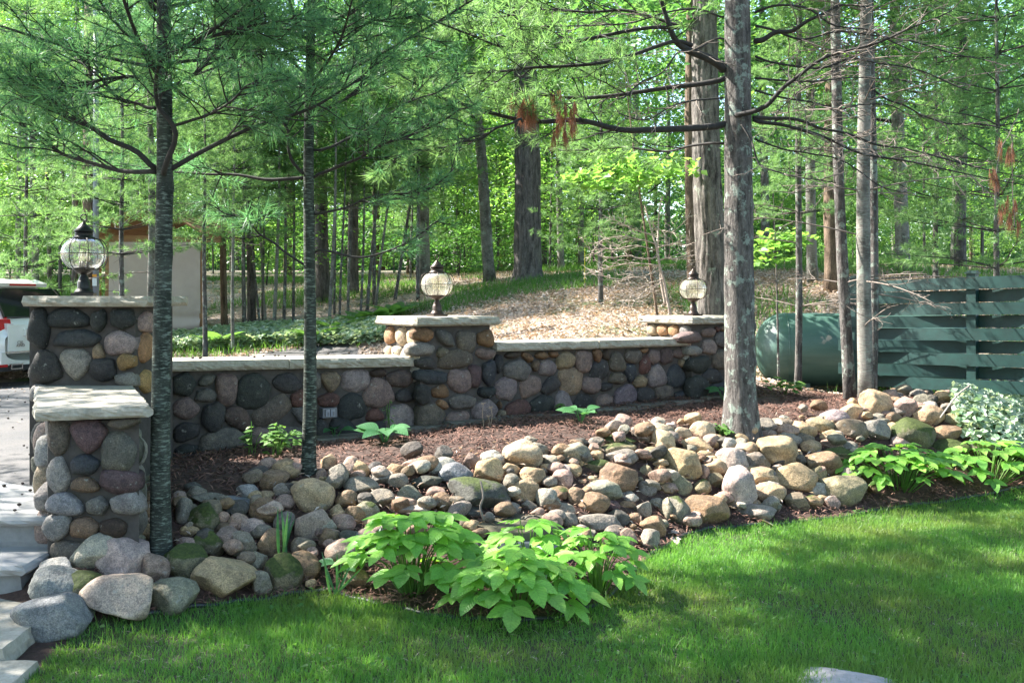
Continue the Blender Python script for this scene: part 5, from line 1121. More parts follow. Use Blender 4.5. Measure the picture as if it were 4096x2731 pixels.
def tree(label, xD, wD, Y, bark, xtopD=None, h=11.0, crown=('big0', 5.0, 1.0), group=None, sides=12, amp=.05, flare=.25, z=None, deadtwigs=0, ytopD=0, name='tree', ridge=0.0, rings=26):
    X = (xD*DK-HU)/F*Y; gz_ = h1(X, Y); r0 = wD*DK/F*Y/2
    xt = xtopD if xtopD is not None else xD+R.uniform(-12, 12)
    zt = EYE-(ytopD*DK-HV)/F*Y; Xt = (xt*DK-HU)/F*Y
    n = rings; hs = np.linspace(gz_-.12, h, n); f = (hs-gz_)/(zt-gz_); path = np.stack([X+(Xt-X)*f+.02*np.sin(hs*1.1+xD), np.full(n, Y)+.02*np.cos(hs+xD), hs], -1); rad = r0*(1-.8*np.clip((hs-gz_)/(h-gz_), 0, 1)**1.3)
    root = thing(name, label, 'tree', (0, 0, 0), 0, group)
    trunk_geo(path, rad, sides, amp, 8, flare, xD*.37, (), ridge).obj('trunk', M[bark], root, True)
    if crown:
        ck, zc, s = crown
        if ck == 'pine': add_pine_crown(root, (np.interp(zc, hs, path[:, 0]), Y, zc), s)
        else:
            add_crown(root, ck, (np.interp(zc+2, hs, path[:, 0]), Y, zc), s)
            limbs_for(path, rad, 9 if ck.startswith('big') else 6, 2.2*s if ck.startswith('big') else 1.1*s, abs(int(xD)), zc).obj('limbs', M['branch'], root)
    if deadtwigs:
        p = Pine(abs(int(xD))+3)
        for k in range(deadtwigs):
            z_ = p.r.uniform(gz_+.9, min(h-1, gz_+4.2)); i = int(np.interp(z_, hs, np.arange(n))); a = p.r.uniform(0, 6.28); L = p.r.uniform(.5, 1.3); t = np.linspace(0, 1, 8)[:, None]
            p.branch(path[i]+np.array([math.cos(a), math.sin(a), p.r.uniform(-.1, .3)])*L*t+np.array([0, 0, -.12*L])*t**2, .008, .003, 5, .35, .3, False, 5, .28, -.05)
        p.limb.obj('dead_limbs', M['twig'], root, True); p.tw.obj('dead_twigs', M['twig'], root)
    return root
tree('huge dark pine trunk with flaring foot standing on the grassy rise', 1215, 62, 22, 'bark_dark', 1203, 16, ('pine', 7.5, 1.6), sides=72, amp=.05, flare=.5, name='pine_tree', ridge=.05, rings=160)
tree('leaning sunlit pale trunk left of the huge dark pine', 1127, 27, 23, 'bark_grey', 1075, 14, ('big1', 5.5, 1.0), sides=16)
tree('mottled grey trunk behind the middle lamp', 975, 30, 23, 'bark_grey', 968, 14, ('big0', 5.5, 1.0), sides=16)
tree('broad deeply furrowed trunk behind the far pillar', 1634, 66, 13.5, 'bark_oak', 1618, 15, ('big0', 5.2, 1.1), sides=90, amp=.05, flare=.1, ridge=.055, rings=220)
tree('reddish brown trunk just left of the broad furrowed one', 1590, 28, 16, 'bark_brown', 1585, 13, ('big2', 5.4, .9), sides=16)
tree('sunlit grey double trunk in front of the left end of the fence', 1988, 33, 9.0, 'bark_grey', 1987, 11, ('pine', 4.6, 1.0), sides=20, deadtwigs=14, name='pine_tree')
tree('slim shaded trunk close behind the sunlit one by the fence', 2004, 20, 9.12, 'bark_pine', 2002, 10, ('pine', 5.2, .8), sides=16, deadtwigs=6, name='pine_tree')
tree('slim brown trunk with knots just left of the fence end', 1950, 27, 9.35, 'bark_pine', 1916, 11, ('pine', 4.8, .9), sides=18, deadtwigs=12, name='pine_tree')
tree('thin crooked grey sapling trunk in front of the green tank', 1829, 16, 10.4, 'bark_pine', 1840, 9, ('pine', 2.5, .45), sides=14, deadtwigs=8, name='pine_tree')  # crown set low so that it throws shade on fence and tank
tree('short thick greenish trunk behind the fuel tank', 1868, 24, 17, 'bark_grey', 1855, 12, ('big1', 5.2, .9), sides=14)
tree('furrowed brown trunk right behind the fuel tank', 1912, 32, 16, 'bark_brown', 1905, 13, ('big2', 5.2, .9), sides=16)
tree('stout mossy trunk rising behind the fence left of its post', 2072, 32, 19, 'bark_grey', 2055, 13, ('big0', 5.4, 1.0), sides=16)
tree('dark trunk above the fence towards the right', 2207, 26, 20, 'bark_dark', 2213, 13, ('big2', 5.0, 1.0), sides=14)
tree('slender trunk between the lichen-spotted pine and the tank', 1757, 20, 21, 'bark_pine', 1750, 12, ('big0', 5.2, .9))
tree('slim pale pine trunk partly hidden by the left slim pine', 344, 18, 15, 'bark_grey', 348, 9, ('pine', 2.9, .6), sides=14, deadtwigs=5, name='pine_tree')
tree('thin straight grey sapling right of the canvas shed', 537, 8, 17.5, 'bark_grey', 534, 8, ('pine', 3.2, .7), sides=10, deadtwigs=5, name='pine_tree')
tree('dark trunk in shade right of the canvas shed', 577, 20, 20.5, 'bark_dark', 560, 11, ('big2', 4.6, .8))
tree('brown trunk beside the right edge of the canvas shed', 518, 16, 20, 'bark_brown', 500, 11, ('big0', 4.6, .8))
tree('thick dark trunk in shade left of the middle lamp', 742, 33, 23, 'bark_dark', 735, 12, ('big2', 4.8, .9), sides=16)
tree('dark stump-like trunk just right of the second slim pine', 812, 26, 24, 'bark_dark', 815, 12, ('big0', 4.8, .9))
tree('grey trunk between the huge dark pine and the bare shrub', 1287, 16, 26, 'bark_grey', 1280, 12, ('big1', 4.6, .9))
tree('second grey trunk right of the huge dark pine', 1335, 14, 28, 'bark_grey', 1326, 12, ('big0', 4.8, .9))
for k, (x, w, Y, xt) in enumerate([(632, 9, 17.5, 640), (652, 8, 18, 655), (676, 7, 18.2, 672), (758, 9, 17.5, 770), (770, 6, 18.5, 768), (782, 6, 18, 792), (800, 7, 18.6, 812), (828, 6, 18.2, 838), (845, 8, 18.4, 870), (862, 7, 18.8, 905), (905, 8, 19.5, 960), (600, 6, 17.8, 560), (612, 6, 18.1, 590)]):
    tree(ORD[sorted([632, 652, 676, 758, 770, 782, 800, 828, 845, 862, 905, 600, 612]).index(x)]+' thin sapling from the left in the thicket left of the middle lamp', x, w, Y+2.2, 'bark_pine' if k % 3 else 'bark_grey', xt, 6.5, ('und0', 4.2, .55) if k % 2 else ('pine', 3.6, .45), 'saplings of the thicket', 8, .04, .1, deadtwigs=3 if k % 2 else 0, ytopD=380)
for x, w, Y, xt, lab in [(45, 12, 24, 40, 'thin trunk at the far left edge above the car'), (80, 16, 25, 74, 'pale trunk above the car, left of the left lamp'), (112, 10, 22, 108, 'thin dark trunk nearest the car window'), (168, 14, 20.5, 176, 'dark-footed trunk just left of the left lamp'), (140, 8, 26, 144, 'distant thin trunk left of the left lamp')]:
    tree(lab, x, w, Y, 'bark_grey' if x in (80, 45) else 'bark_dark', xt, 11, ('big1', 6.2, .6))
# far trees, alike at this distance
FAR = []
r_ = np.random.default_rng(5)
for k in range(74):
    Y = r_.uniform(26, 58); xD = r_.uniform(-250, 2600)
    if abs(xD-1215) < 60 and Y < 30: continue
    FAR.append((xD, r_.uniform(.10, .34), Y))
for k, (xD, dm, Y) in enumerate(FAR):
    part = 'behind the shed and the left lamp' if xD < 600 else 'behind the middle lamp' if xD < 1100 else 'behind the huge dark pine' if xD < 1650 else 'behind the tank and the fence'
    tree('distant straight trunk with green leaves '+part, xD, dm*F/Y/DK, Y, ['bark_grey', 'bark_dark', 'bark_brown'][k % 3], None, r_.uniform(12, 17), (['big0', 'big1', 'big2', 'big1'][k % 4] if xD < 1650 else ['big2', 'big0', 'big2'][k % 3], r_.uniform(4.2, 7.0) if xD < 1650 else r_.uniform(3.2, 5.5), r_.uniform(.85, 1.15)), 'distant forest trees '+part, 8, .04, .15)  # right-hand crowns take the darker leaves to carry the wood's deep shade
# leafy young trees of the understorey
for k in range(64):
    Y = r_.uniform(19, 50); xD = r_.uniform(-250, 2600)
    if Y < 26 and (900 < xD < 1640 or 180 < xD < 500): Y += 12
    key = ['und0', 'und1', 'und2', 'und1', 'pine'][k % 5]; X = (xD*DK-HU)/F*Y; s = r_.uniform(.8, 1.35); g_ = h1(X, Y)
    part = 'at the left' if xD < 780 else 'in the centre' if xD < 1560 else 'at the right'
    tree('leafy young tree of the distant understorey '+part, xD, .07*F/Y/DK, Y, 'bark_pine', None, g_+4.4*s, (key, g_+r_.uniform(.6, 1.6), s if key != 'pine' else .55*s), 'understorey trees '+part, 7, .04, .1)
for k in range(46):
    Y = r_.uniform(27, 52); xD = r_.uniform(-150, 2500); X = (xD*DK-HU)/F*Y; part = 'at the left' if xD < 780 else 'in the centre' if xD < 1560 else 'at the right'
    t_ = thing('forest_bush', 'low leafy bush of the distant wood '+part, 'bush', (0, 0, 0), 0, 'low bushes of the wood '+part); g_ = h1(X, Y); s_ = r_.uniform(.9, 1.6)
    Geo().tube([(X, Y, g_-.1), (X+.1, Y, g_+1.0*s_)], [.03, .01], 6).obj('stem', M['branch'], t_); add_crown(t_, ['bush', 'und2'][k % 2], (X, Y, g_+.15), s_*(1 if k % 2 == 0 else .7))
# named mid-distance foliage
mp_ = tree('young maple with yellow-green leaves in front of the broad furrowed trunk', 1515, 7, 12.6, 'bark_brown', 1470, 4.6, None, sides=8, ytopD=430)
C = np.concatenate([np.array(PD(x, y, 12.6+R.uniform(-.5, .5)))[None]+rng.normal(0, 1, (34, 3))*np.array([.16, .2, .045]) for x, y in [(1345, 400), (1380, 385), (1420, 395), (1460, 380), (1500, 392), (1540, 400), (1400, 420), (1440, 415), (1480, 420), (1365, 430), (1530, 375), (1310, 410), (1560, 390), (1450, 355), (1400, 360)]])
mkobj('crown', leaf_mesh('leaves', C, .13, .5, .8, 8), M['leaf_light'], mp_)
mq = tree('young maple with pale sunlit leaves beside the lichen-spotted pine', 1790, 6, 11.2, 'bark_pine', 1775, 2.9, None, sides=8, ytopD=500)
C = np.concatenate([np.array(PD(x, y, 11.2+R.uniform(-.3, .3)))[None]+rng.normal(0, 1, (26, 3))*np.array([.12, .16, .035]) for x, y in [(1750, 575), (1765, 560), (1780, 545), (1795, 555), (1810, 565), (1775, 590), (1800, 535), (1830, 550), (1755, 600)]])
mkobj('crown', leaf_mesh('leaves', C, .11, .4, .8, 9), M['leaf_light'], mq)
# pale pine boughs of young pines behind the wall
for x, y, Y, s, lab in [(1380, 640, 15.5, .62, 'small sunlit young pine left of the bare shrub'), (960, 700, 21, 1.0, 'young pine with pale boughs behind the middle lamp'), (280, 760, 14.5, .75, 'young pine with pale boughs in front of the canvas shed'), (470, 770, 16.2, .5, 'young pine overhanging the right side of the canvas shed'), (560, 760, 19.5, .7, 'young pine with pale boughs right of the canvas shed'), (860, 740, 21.5, 1.0, 'young pine in front of the sapling thicket'), (2290, 700, 13, .95, 'young pine behind the right end of the fence'), (2150, 700, 14.5, .8, 'young pine behind the fence post'), (60, 720, 17, .9, 'young pine above the white car')]:
    X = (x*DK-HU)/F*Y; gz_ = h1(X, Y); zc = {1380: gz_+.9, 960: gz_+2.4, 280: gz_+1.9, 470: gz_+2.1, 560: gz_+1.9, 860: gz_+2.4, 2290: gz_+1.0, 2150: gz_+1.3, 60: gz_+1.3}[x]
    t_ = thing('pine_tree', lab, 'tree'); hs_ = np.linspace(gz_-.1, zc+5.6*s, 18); trunk_geo(np.stack([X+.01*np.sin(hs_*2), 0*hs_+Y, hs_], -1), np.linspace(.045, .01, 18), 10, .03).obj('trunk', M['bark_pine'], t_, True)
    add_pine_crown(t_, (X, Y, zc), s)
# bare pale shrub
sb = thing('dead_shrub', 'leafless pale shrub with drooping twigs in front of the furrowed trunk', 'shrub'); ps = Pine(77)
ps.branch(tr([(1540, 725), (1525, 650), (1505, 560), (1480, 470)], 12.4, 12.4, 20), .022, .008, 4, .3, .5, False, 8, .2)
ps.branch(tr([(1528, 700), (1515, 620), (1512, 520), (1520, 450)], 12.5, 12.6, 18), .02, .008, 4, .3, .5, False, 8, .2)
for pts in ([(1510, 590), (1460, 590), (1400, 595), (1350, 570), (1335, 545)], [(1505, 560), (1450, 545), (1390, 550), (1345, 600)], [(1515, 620), (1450, 640), (1390, 635), (1360, 620)], [(1520, 640), (1470, 660), (1410, 650)], [(1500, 540), (1440, 520), (1400, 500)], [(1510, 600), (1560, 590), (1590, 610)], [(1505, 570), (1545, 560), (1580, 565)], [(1518, 650), (1470, 680), (1430, 690)], [(1515, 610), (1440, 605), (1380, 620), (1340, 630)], [(1500, 530), (1550, 520), (1590, 500)], [(1505, 575), (1430, 565), (1370, 575)]):
    ps.branch(tr(pts, 12.4, 12.2+R.uniform(-.5, .5), 14, .05, R.randrange(99)), .009, .003, 12, .4, .15, False, 5, .3, .05)
ps.limb.obj('stems', M['pale_twig'], sb, True); ps.tw.obj('twigs', M['pale_twig'], sb)
# shade trees beside the driveway (left of the picture)
for x, y, zc, s, key, lab in [(-7.0, 6.0, 3.2, .62, 'big2', 'leafy tree on the near side of the driveway, left of the picture'), (-9.8, 6.8, 3.4, .7, 'big0', 'leafy tree farther along the driveway, left of the picture'), (-6.2, 3.2, 3.4, .7, 'big2', 'leafy tree beside the steps, left of the picture'), (-9.5, 4.2, 3.0, .8, 'big0', 'leafy tree beyond the steps, left of the picture'), (-4.9, 4.9, 3.6, .42, 'big2', 'small leafy tree close to the steps, left of the picture'), (-12.5, 13.5, 4.0, .8, 'big1', 'leafy tree past the car, left of the picture')]:
    t_ = thing('shade_tree', lab, 'tree'); gz_ = h1(x, y); hs_ = np.linspace(gz_-.1, zc+7*s, 20); pth_ = np.stack([x+.05*np.sin(hs_), 0*hs_+y, hs_], -1); rd = np.linspace(.13, .02, 20)
    trunk_geo(pth_, rd, 14, .05, 8, .3).obj('trunk', M['bark_grey'], t_, True); limbs_for(pth_, rd, 12, 2.0, abs(int(x*7))+99, zc).obj('limbs', M['branch'], t_); add_crown(t_, key, (x, y, zc), s)

# the wood around and behind the garden: distant mass, and unseen trees added at the photographer's back to dim ambient light
rr = np.random.default_rng(12)
N_ = 170000; a = rr.uniform(-1.0, 1.0, N_); Yf = rr.uniform(60, 78, N_); Xf = Yf*a*.9; Zf = 2.2+12.5*rr.random(N_)**1.7
kk = vnoise(np.c_[Xf*.35, Zf*.6, Yf*.3], 1.0, 4) > np.where(Zf < 6.5, -.9, -.3)+.9*(Zf > 9)*(rr.random(N_)-.35); 
mkobj('far_wood', leaf_mesh('far_leaves', np.c_[Xf, Yf, Zf][kk], .46, .8, .7, 55), M['leaf_dark'], kind='stuff', label='green mass of the far wood seen between the trunks')
k = 0
for x, y in [(-14, -9), (-7, -12), (0, -13), (7, -11), (13, -7), (16, 0), (17, 7), (-15, -2), (11, -14), (-3, -17), (19, 13)]:
    t_ = thing('shade_tree', 'unseen leafy tree added behind the photographer to dim the ambient light', 'tree', (0, 0, 0), 0, 'unseen trees added behind the photographer'); gz_ = h1(x, y); hs_ = np.linspace(gz_-.2, 13, 18)
    trunk_geo(np.stack([x+.1*np.sin(hs_), 0*hs_+y, hs_], -1), np.linspace(.2, .03, 18), 12, .05, 8, .3).obj('trunk', M['bark_grey'], t_, True)
    add_crown(t_, ['big0', 'big2', 'big1'][k % 3], (x, y, 2.2), 1.25); k += 1
# ------------------------------------------------------------------ broad-leaved garden plants (each leaf its own piece)
def leaflet(name, m, n=9, width=.5, serr=.05, fold=.14, curl=.22, point=1.0):
    """one pointed leaf of unit length along +x, normal +z"""
    t = np.linspace(0, 1, n); w = width*np.sin(math.pi*t**.82)**.85*.5; w[-1] = 0; w[0] = .01
    V = []; 
    for i in range(n):
        z = -curl*t[i]**2; sr = 1+serr*(1 if i % 2 else -1)
        V += [(t[i], w[i]*sr, z+fold*w[i]), (t[i], 0, z), (t[i], -w[i]*sr, z+fold*w[i])]
    i = np.arange(n-1)*3; Q = np.concatenate([np.stack([i+1, i+4, i+3, i], -1), np.stack([i+2, i+5, i+4, i+1], -1)])
    me = npmesh(name, np.array(V), [Q]); me.materials.append(m); me.polygons.foreach_set('use_smooth', np.ones(len(Q), bool)); return me
LF_A = [leaflet('leaf', M['aralia'], 13, .56, .045, .18, c) for c in (.05, .15, .28)]
LF_H = [leaflet('leaf', M['hosta'], 9, .78, 0, .22, c) for c in (.2, .45)]
LF_S = [leaflet('leaf', M['herb'], 7, .6, .06, .15, c) for c in (.1, .3)]
LF_F = [leaflet('leaf', M['fern'], 7, .34, 0, .1, .3)]
LF_I = [leaflet('blade', M['hosta'], 9, .06, 0, .3, c) for c in (.05, .3)]
LF_O = [leaflet('dry_leaf', M['litter_bit'], 7, .55, .25, .3, .1)]
def put_leaf(root, me, p, ax, nrm, L, w=1.0):
    ax = Vector(ax).normalized(); nrm = Vector(nrm); nrm = (nrm-ax*nrm.dot(ax)).normalized(); y = nrm.cross(ax)
    o = mkobj('leaf', me, None, root)
    o.matrix_world = Matrix.Translation(p) @ Matrix(((ax.x, y.x, nrm.x, 0), (ax.y, y.y, nrm.y, 0), (ax.z, y.z, nrm.z, 0), (0, 0, 0, 1))) @ Matrix.Diagonal((L, L*w, L, 1))
    return o
def compound_plant(name, label, cat, c, rx, ry, h, nst, L, seed, group=None):
    r = random.Random(seed); root = thing(name, label, cat, (0, 0, 0), 0, group); stem = Geo(); c = Vector(c)
    for k in range(nst):
        a = 2.399*k+r.uniform(-.3, .3); q = math.sqrt((k+.5)/nst); el = (1-q*q)**.5
        tip = c+Vector((rx*q*math.cos(a), ry*q*math.sin(a), h*(.28+.72*el)*r.uniform(.85, 1.1)))
        out = Vector((math.cos(a)*q+r.uniform(-.25, .25), math.sin(a)*q-.25+r.uniform(-.2, .2), 0)).normalized()
        b0 = c+Vector((rx*.2*math.cos(a)*q, ry*.2*math.sin(a)*q, 0)); mid = (b0+tip)/2+Vector((0, 0, h*.12))
        droop = .12-.38*q+r.uniform(-.12, .12)
        ax = (out+Vector((0, 0, droop))).normalized(); side = ax.cross(Vector((0, 0, 1))).normalized(); nr = side.cross(ax).normalized()
        if nr.z < 0: nr = -nr
        ln = L*r.uniform(.75, 1.2); rach = ln*1.15; p_end = tip+ax*rach*.5
        stem.tube([tuple(b0), tuple(mid), tuple(tip), tuple(p_end)], [.005, .004, .003, .0015], 5)
        def jn(): return nr+Vector((r.uniform(-.25, .25), r.uniform(-.45, .1), r.uniform(-.1, .2)))
        put_leaf(root, r.choice(LF_A), p_end, ax+Vector((0, 0, -.1)), jn(), ln*1.1)
        for f, s in ((.12, .85), (.42, 1.0)):
            for sg in (-1, 1): put_leaf(root, r.choice(LF_A), tip+ax*rach*f, ax*.55+side*sg*.95+Vector((0, 0, -.05)), jn(), ln*s*r.uniform(.8, 1.05))
    stem.obj('stems', M['herb'], root); return root
ga = onground(945*DK, 1372*DK); compound_plant('golden_aralia', 'big-leaved golden green plant left of the well lid', 'plant', (ga.x+.0, ga.y+.02, ga.z), .28, .23, .42, 46, .118, 1, 'golden green plants')
gb = onground(1185*DK, 1408*DK); compound_plant('golden_aralia', 'big-leaved golden green plant nearest the lawn in front of the white pipe', 'plant', (gb.x, gb.y-.02, gb.z), .28, .21, .30, 40, .126, 2, 'golden green plants')
gc = onground(1372*DK, 1368*DK); compound_plant('golden_aralia', 'golden green plant right of the well lid at the lawn edge', 'plant', (gc.x, gc.y+.02, gc.z), .19, .18, .33, 28, .098, 3, 'golden green plants')
gf = onground(1215*DK, 1330*DK); compound_plant('golden_aralia', 'golden green plant directly in front of the well lid', 'plant', (gf.x, gf.y, gf.z), .22, .13, .32, 20, .105, 6, 'golden green plants')
gd = onground(2080*DK, 1140*DK); compound_plant('golden_aralia', 'spreading yellow-green plant at the right below the mossy boulder', 'plant', (gd.x, gd.y+.12, gd.z), .46, .27, .36, 52, .112, 4, 'golden green plants')
ge = onground(2290*DK, 1125*DK); compound_plant('golden_aralia', 'yellow-green plant at the right edge of the picture', 'plant', (ge.x, ge.y+.12, ge.z), .46, .28, .35, 50, .112, 5, 'golden green plants')
def hosta(label, c, n, L, seed):
    r = random.Random(seed); root = thing('hosta_plant', label, 'plant'); c = Vector(c); st_ = Geo()
    for k in range(n):
        a = k*2*math.pi/n+r.uniform(-.3, .3); d = Vector((math.cos(a), math.sin(a), .35)); p = c+Vector((math.cos(a)*.05, math.sin(a)*.05, .08+.04*r.random())); st_.tube([tuple(c), tuple(p)], .004, 5)
        put_leaf(root, r.choice(LF_H), p, d, Vector((-math.cos(a)*.3, -math.sin(a)*.3-.3, 1)), L*r.uniform(.75, 1.1))
    st_.obj('stems', M['hosta'], root)
hosta('dark green broad-leaved plant at the foot of the near wall', ongroundD(885, 1022), 9, .17, 1)
hosta('sunlit broad-leaved plant in the mulch before the far wall', ongroundD(1335, 975), 8, .15, 2)
hosta('broad-leaved plant peeking out left of the lichen-spotted pine', ongroundD(1662, 925), 5, .15, 3)
hosta('pair of pale leaves at the foot of the near wall behind the second slim pine', ongroundD(770, 1012), 3, .12, 4)
hosta('small broad-leaved weed beside the iris at the lawn edge', ongroundD(785, 1335), 6, .10, 5)
def herb(label, c, w, h, n, L, seed, mset=None):
    r = random.Random(seed); root = thing('leafy_herb', label, 'plant'); c = Vector(c); st_ = Geo()
    for k in range(n):
        a = r.uniform(0, 6.28); q = r.random(); tip = c+Vector((w*q*math.cos(a), w*q*.7*math.sin(a), h*(1-.35*q)*r.uniform(.75, 1.05)))
        st_.tube([tuple(c+Vector((r.uniform(-.03, .03), r.uniform(-.03, .03), 0))), tuple((c+tip)/2+Vector((0, 0, .03))), tuple(tip)], .0025, 4)
        for q_ in range(5):
            b_ = a+r.uniform(-1.6, 1.6); put_leaf(root, r.choice(mset or LF_S), tip+Vector((r.uniform(-.02, .02), r.uniform(-.02, .02), -r.uniform(0, h*.4))), (math.cos(b_), math.sin(b_), r.uniform(-.3, .3)), (0, -.3, 1), L*r.uniform(.7, 1.2))
    st_.obj('stems', M['herb'], root)
herb('small light green shrub with fine leaves between the two slim pines', ongroundD(635, 1050), .19, .24, 17, .055, 1)
herb('leafy stem right beside the small fine-leaved shrub', ongroundD(578, 1048), .09, .24, 7, .055, 2)
herb('sprig of pale leaves left of the lichen-spotted pine foot', ongroundD(1655, 1005), .07, .14, 6, .06, 3)
herb('small weed on the mulch by the far pillar', ongroundD(1290, 950), .06, .1, 4, .05, 4)
herb('flowering weed stem behind the dark broad-leaved plant', ongroundD(892, 1000), .03, .32, 4, .03, 5)
herb('green weeds at the foot of the fuel tank', ongroundD(1800, 905), .3, .16, 12, .08, 6)
def iris(label, c, n, L, seed, lean=.3):
    r = random.Random(seed); root = thing('iris_plant', label, 'plant')
    for k in range(n):
        a = r.uniform(0, 6.28); d = Vector((math.cos(a)*lean*r.random(), math.sin(a)*lean*r.random(), 1)); put_leaf(root, r.choice(LF_I), Vector(c)+Vector((r.uniform(-.02, .02), r.uniform(-.02, .02), 0)), d, (r.uniform(-.4, .4), -1, .2), L*r.uniform(.6, 1.05))
iris('upright sword-shaped leaves rising among the rocks', onground(652*DK, 1290*DK), 7, .30, 1, .35)
iris('arching blue-green sword leaves at the lawn edge', onground(765*DK, 1375*DK), 7, .24, 2, 1.1)
iris('thin blade-like leaves left of the golden plants', onground(860*DK, 1280*DK), 3, .22, 3, .9)
dk_ = thing('dried_flower_stalks', 'dry brown seed stalks in front of the middle pillar', 'plant'); g = Geo(); c = ongroundD(1117, 985)
for dx, hh in ((-.02, .2), (.03, .17), (.015, .1)):
    g.tube([(c.x+dx, c.y, c.z), (c.x+dx*1.6, c.y, c.z+hh*.6), (c.x+dx*1.2, c.y, c.z+hh)], .0025, 5)
    for q in range(5): a = q*1.26; g.tube([(c.x+dx*1.2, c.y, c.z+hh), (c.x+dx*1.2+.02*math.cos(a), c.y+.02*math.sin(a), c.z+hh+.008-.01*(q % 2))], .003, 5)
g.obj('stalks', M['dry_stalk'], dk_)
# ferns beyond the driveway
for k, (x, y) in enumerate([(770, 772), (830, 755), (870, 748), (720, 790), (500, 800), (905, 735)]):
    c = ongroundD(x, y, ymax=30); c = Vector(c) if c.y < 24 else Vector((c.x*.8, c.y*.8, h1(c.x*.8, c.y*.8)))
    root = thing('fern', ['fern nearest the middle pillar beyond the driveway', 'pale fern left of the middle pillar, beyond the driveway', 'fern behind the middle pillar cap', 'fern at the driveway edge near the second slim pine', 'fern at the right foot of the canvas shed', 'fern behind the left edge of the middle cap'][k], 'fern'); rr = random.Random(k)
    for f in range(9):
        a = f*.7+rr.uniform(-.2, .2); put_leaf(root, LF_F[0], c+Vector((0, 0, .05)), (math.cos(a), math.sin(a), .75), (0, 0, 1), rr.uniform(.55, .85))
# oak leaves by the lawn edge
for k, (x, y) in enumerate([(1560, 1232), (1548, 1240), (1745, 1202), (1090, 1195), (1480, 1250)]):
    c = ongroundD(x, y); o = mkobj('dry_leaf', LF_O[0], None, None, label=['dry oak leaf by the edging under the big plant', 'curled dry oak leaf beside another at the edging', 'pale dry leaf on the edging below the thick pine', 'dry leaf on the rocks behind the golden plants', 'dry leaf at the lawn edge right of the golden plants'][k], cat='dry leaf', group='fallen leaves at the lawn edge')
    o.location = (c.x, c.y, c.z+.02); o.scale = (.11, .11, .11); o.rotation_euler = (R.uniform(-.3, .3), R.uniform(-.3, .3), R.uniform(0, 6))
# stick on the rocks, yellow stake
pt = [PD(1104, 1105, 5.75), PD(1110, 1140, 5.7), PD(1103, 1165, 5.68), PD(1112, 1195, 5.66)]
Geo().tube(resample(pt, 14), .007, 6).obj('stick', M['twig'], None, True, label='crooked grey stick leaning on the dark green boulder', cat='stick')
pt = [ongroundD(2148, 990)+Vector((0, -.1, .12)), ongroundD(2185, 960)+Vector((0, -.1, .2)), ongroundD(2215, 945)+Vector((0, -.1, .24))]
Geo().tube(resample(pt, 10), .007, 6).obj('stick', M['pale_twig'], None, True, label='pale stick lying across the rocks below the fence', cat='stick')
c = ongroundD(1343, 655, ymax=30); Geo().tube([(c.x, c.y, c.z-.05), (c.x, c.y, c.z+.75)], .008, 6).obj('marker_stake', M['yellow'], None, label='thin yellow marker stake on the rise left of the bare shrub', cat='stake')

# ------------------------------------------------------------------ uncountable cover: grass, mulch, litter, ground cover
def in_view(x, y, m=.08): u = x/y*F; return np.abs(u) < 2048*(1+m)
def scatter(n, x0, x1, y0, y1, seed, test, dens=None):
    r = np.random.default_rng(seed); x = r.uniform(x0, x1, n); y = r.uniform(y0, y1, n); k = test(x, y) & in_view(x, y)
    return x[k], y[k]
x, y = scatter(640000, -3.2, 5.2, 3.75, 8.6, 1, lambda x, y: inpoly(x, y, LAWN))
pn_ = vnoise(np.c_[x, y, 0*x], 2.3, 1)+.6*vnoise(np.c_[x, y, 0*x], 6.1, 2); keep = np.random.default_rng(4).random(len(x)) < np.clip(.62+.36*pn_, .16, 1)*np.clip(1.5-(y-3.8)*.16, .55, 1); x, y = x[keep], y[keep]
Bz = H(x, y); hgt = .048+.014*vnoise(np.c_[x, y, 0*x], 1.7, 5)
mkobj('grass', blade_mesh('grass', np.c_[x, y, Bz-.004], hgt, .0040, .62, 2), M['grass'], kind='stuff', label='short thin lawn grass blades')
x, y = scatter(9000, -3.2, 5.2, 3.75, 8.6, 12, lambda x, y: inpoly(x, y, LAWN))
de = np.min(np.hypot(x[:, None]-np.array(EDGE)[None, :, 0], y[:, None]-np.array(EDGE)[None, :, 1]), 1); k = (de < .3) | (np.random.default_rng(9).random(len(x)) < .35); x, y = x[k], y[k]
mkobj('tall_grass', blade_mesh('tall_grass', np.c_[x, y, H(x, y)-.004], .095, .0042, .8, 6), M['wild_grass'], kind='stuff', label='longer unmown grass blades in the lawn and along its edge')
x, y = scatter(5000, -3.2, 5.2, 3.75, 8.6, 14, lambda x, y: inpoly(x, y, LAWN) & (vnoise(np.c_[x, y, 0*x], 3.1, 6) > .45))
mkobj('clover', leaf_mesh('clover', np.c_[x, y, H(x, y)+.035], .026, .35, .9, 15), M['herb'], kind='stuff', label='clover leaves in patches of the lawn')
x, y = scatter(9000, -3.2, 5.2, 3.75, 8.6, 11, lambda x, y: inpoly(x, y, LAWN))
mkobj('grass_thatch', leaf_mesh('straw', np.c_[x, y, H(x, y)+.008], .05, .25, .06, 12), M['litter_bit'], kind='stuff', label='dry straw lying in the lawn')
x, y = scatter(90000, -2.7, 7, 4.4, 11, 2, lambda x, y: inpoly(x, y, BED))
mkobj('mulch_shreds', leaf_mesh('mulch', np.c_[x, y, H(x, y)+.012+.014*rng.random(len(x))], .075, .33, .11, 3), M['mulch_bit'], kind='stuff', label='shredded red-brown bark mulch')
x, y = scatter(5000, min(xs), max(xs), min(ys), max(ys), 61, lambda x, y: inpoly(x, y, bp))
mkobj('bank_litter', leaf_mesh('bank_litter', np.c_[x, y, H(x, y)+.03+.05*rng.random(len(x))], .045, .5, .3, 16), M['litter_bit'], kind='stuff', label='dry leaf scraps and needles caught between the rocks')
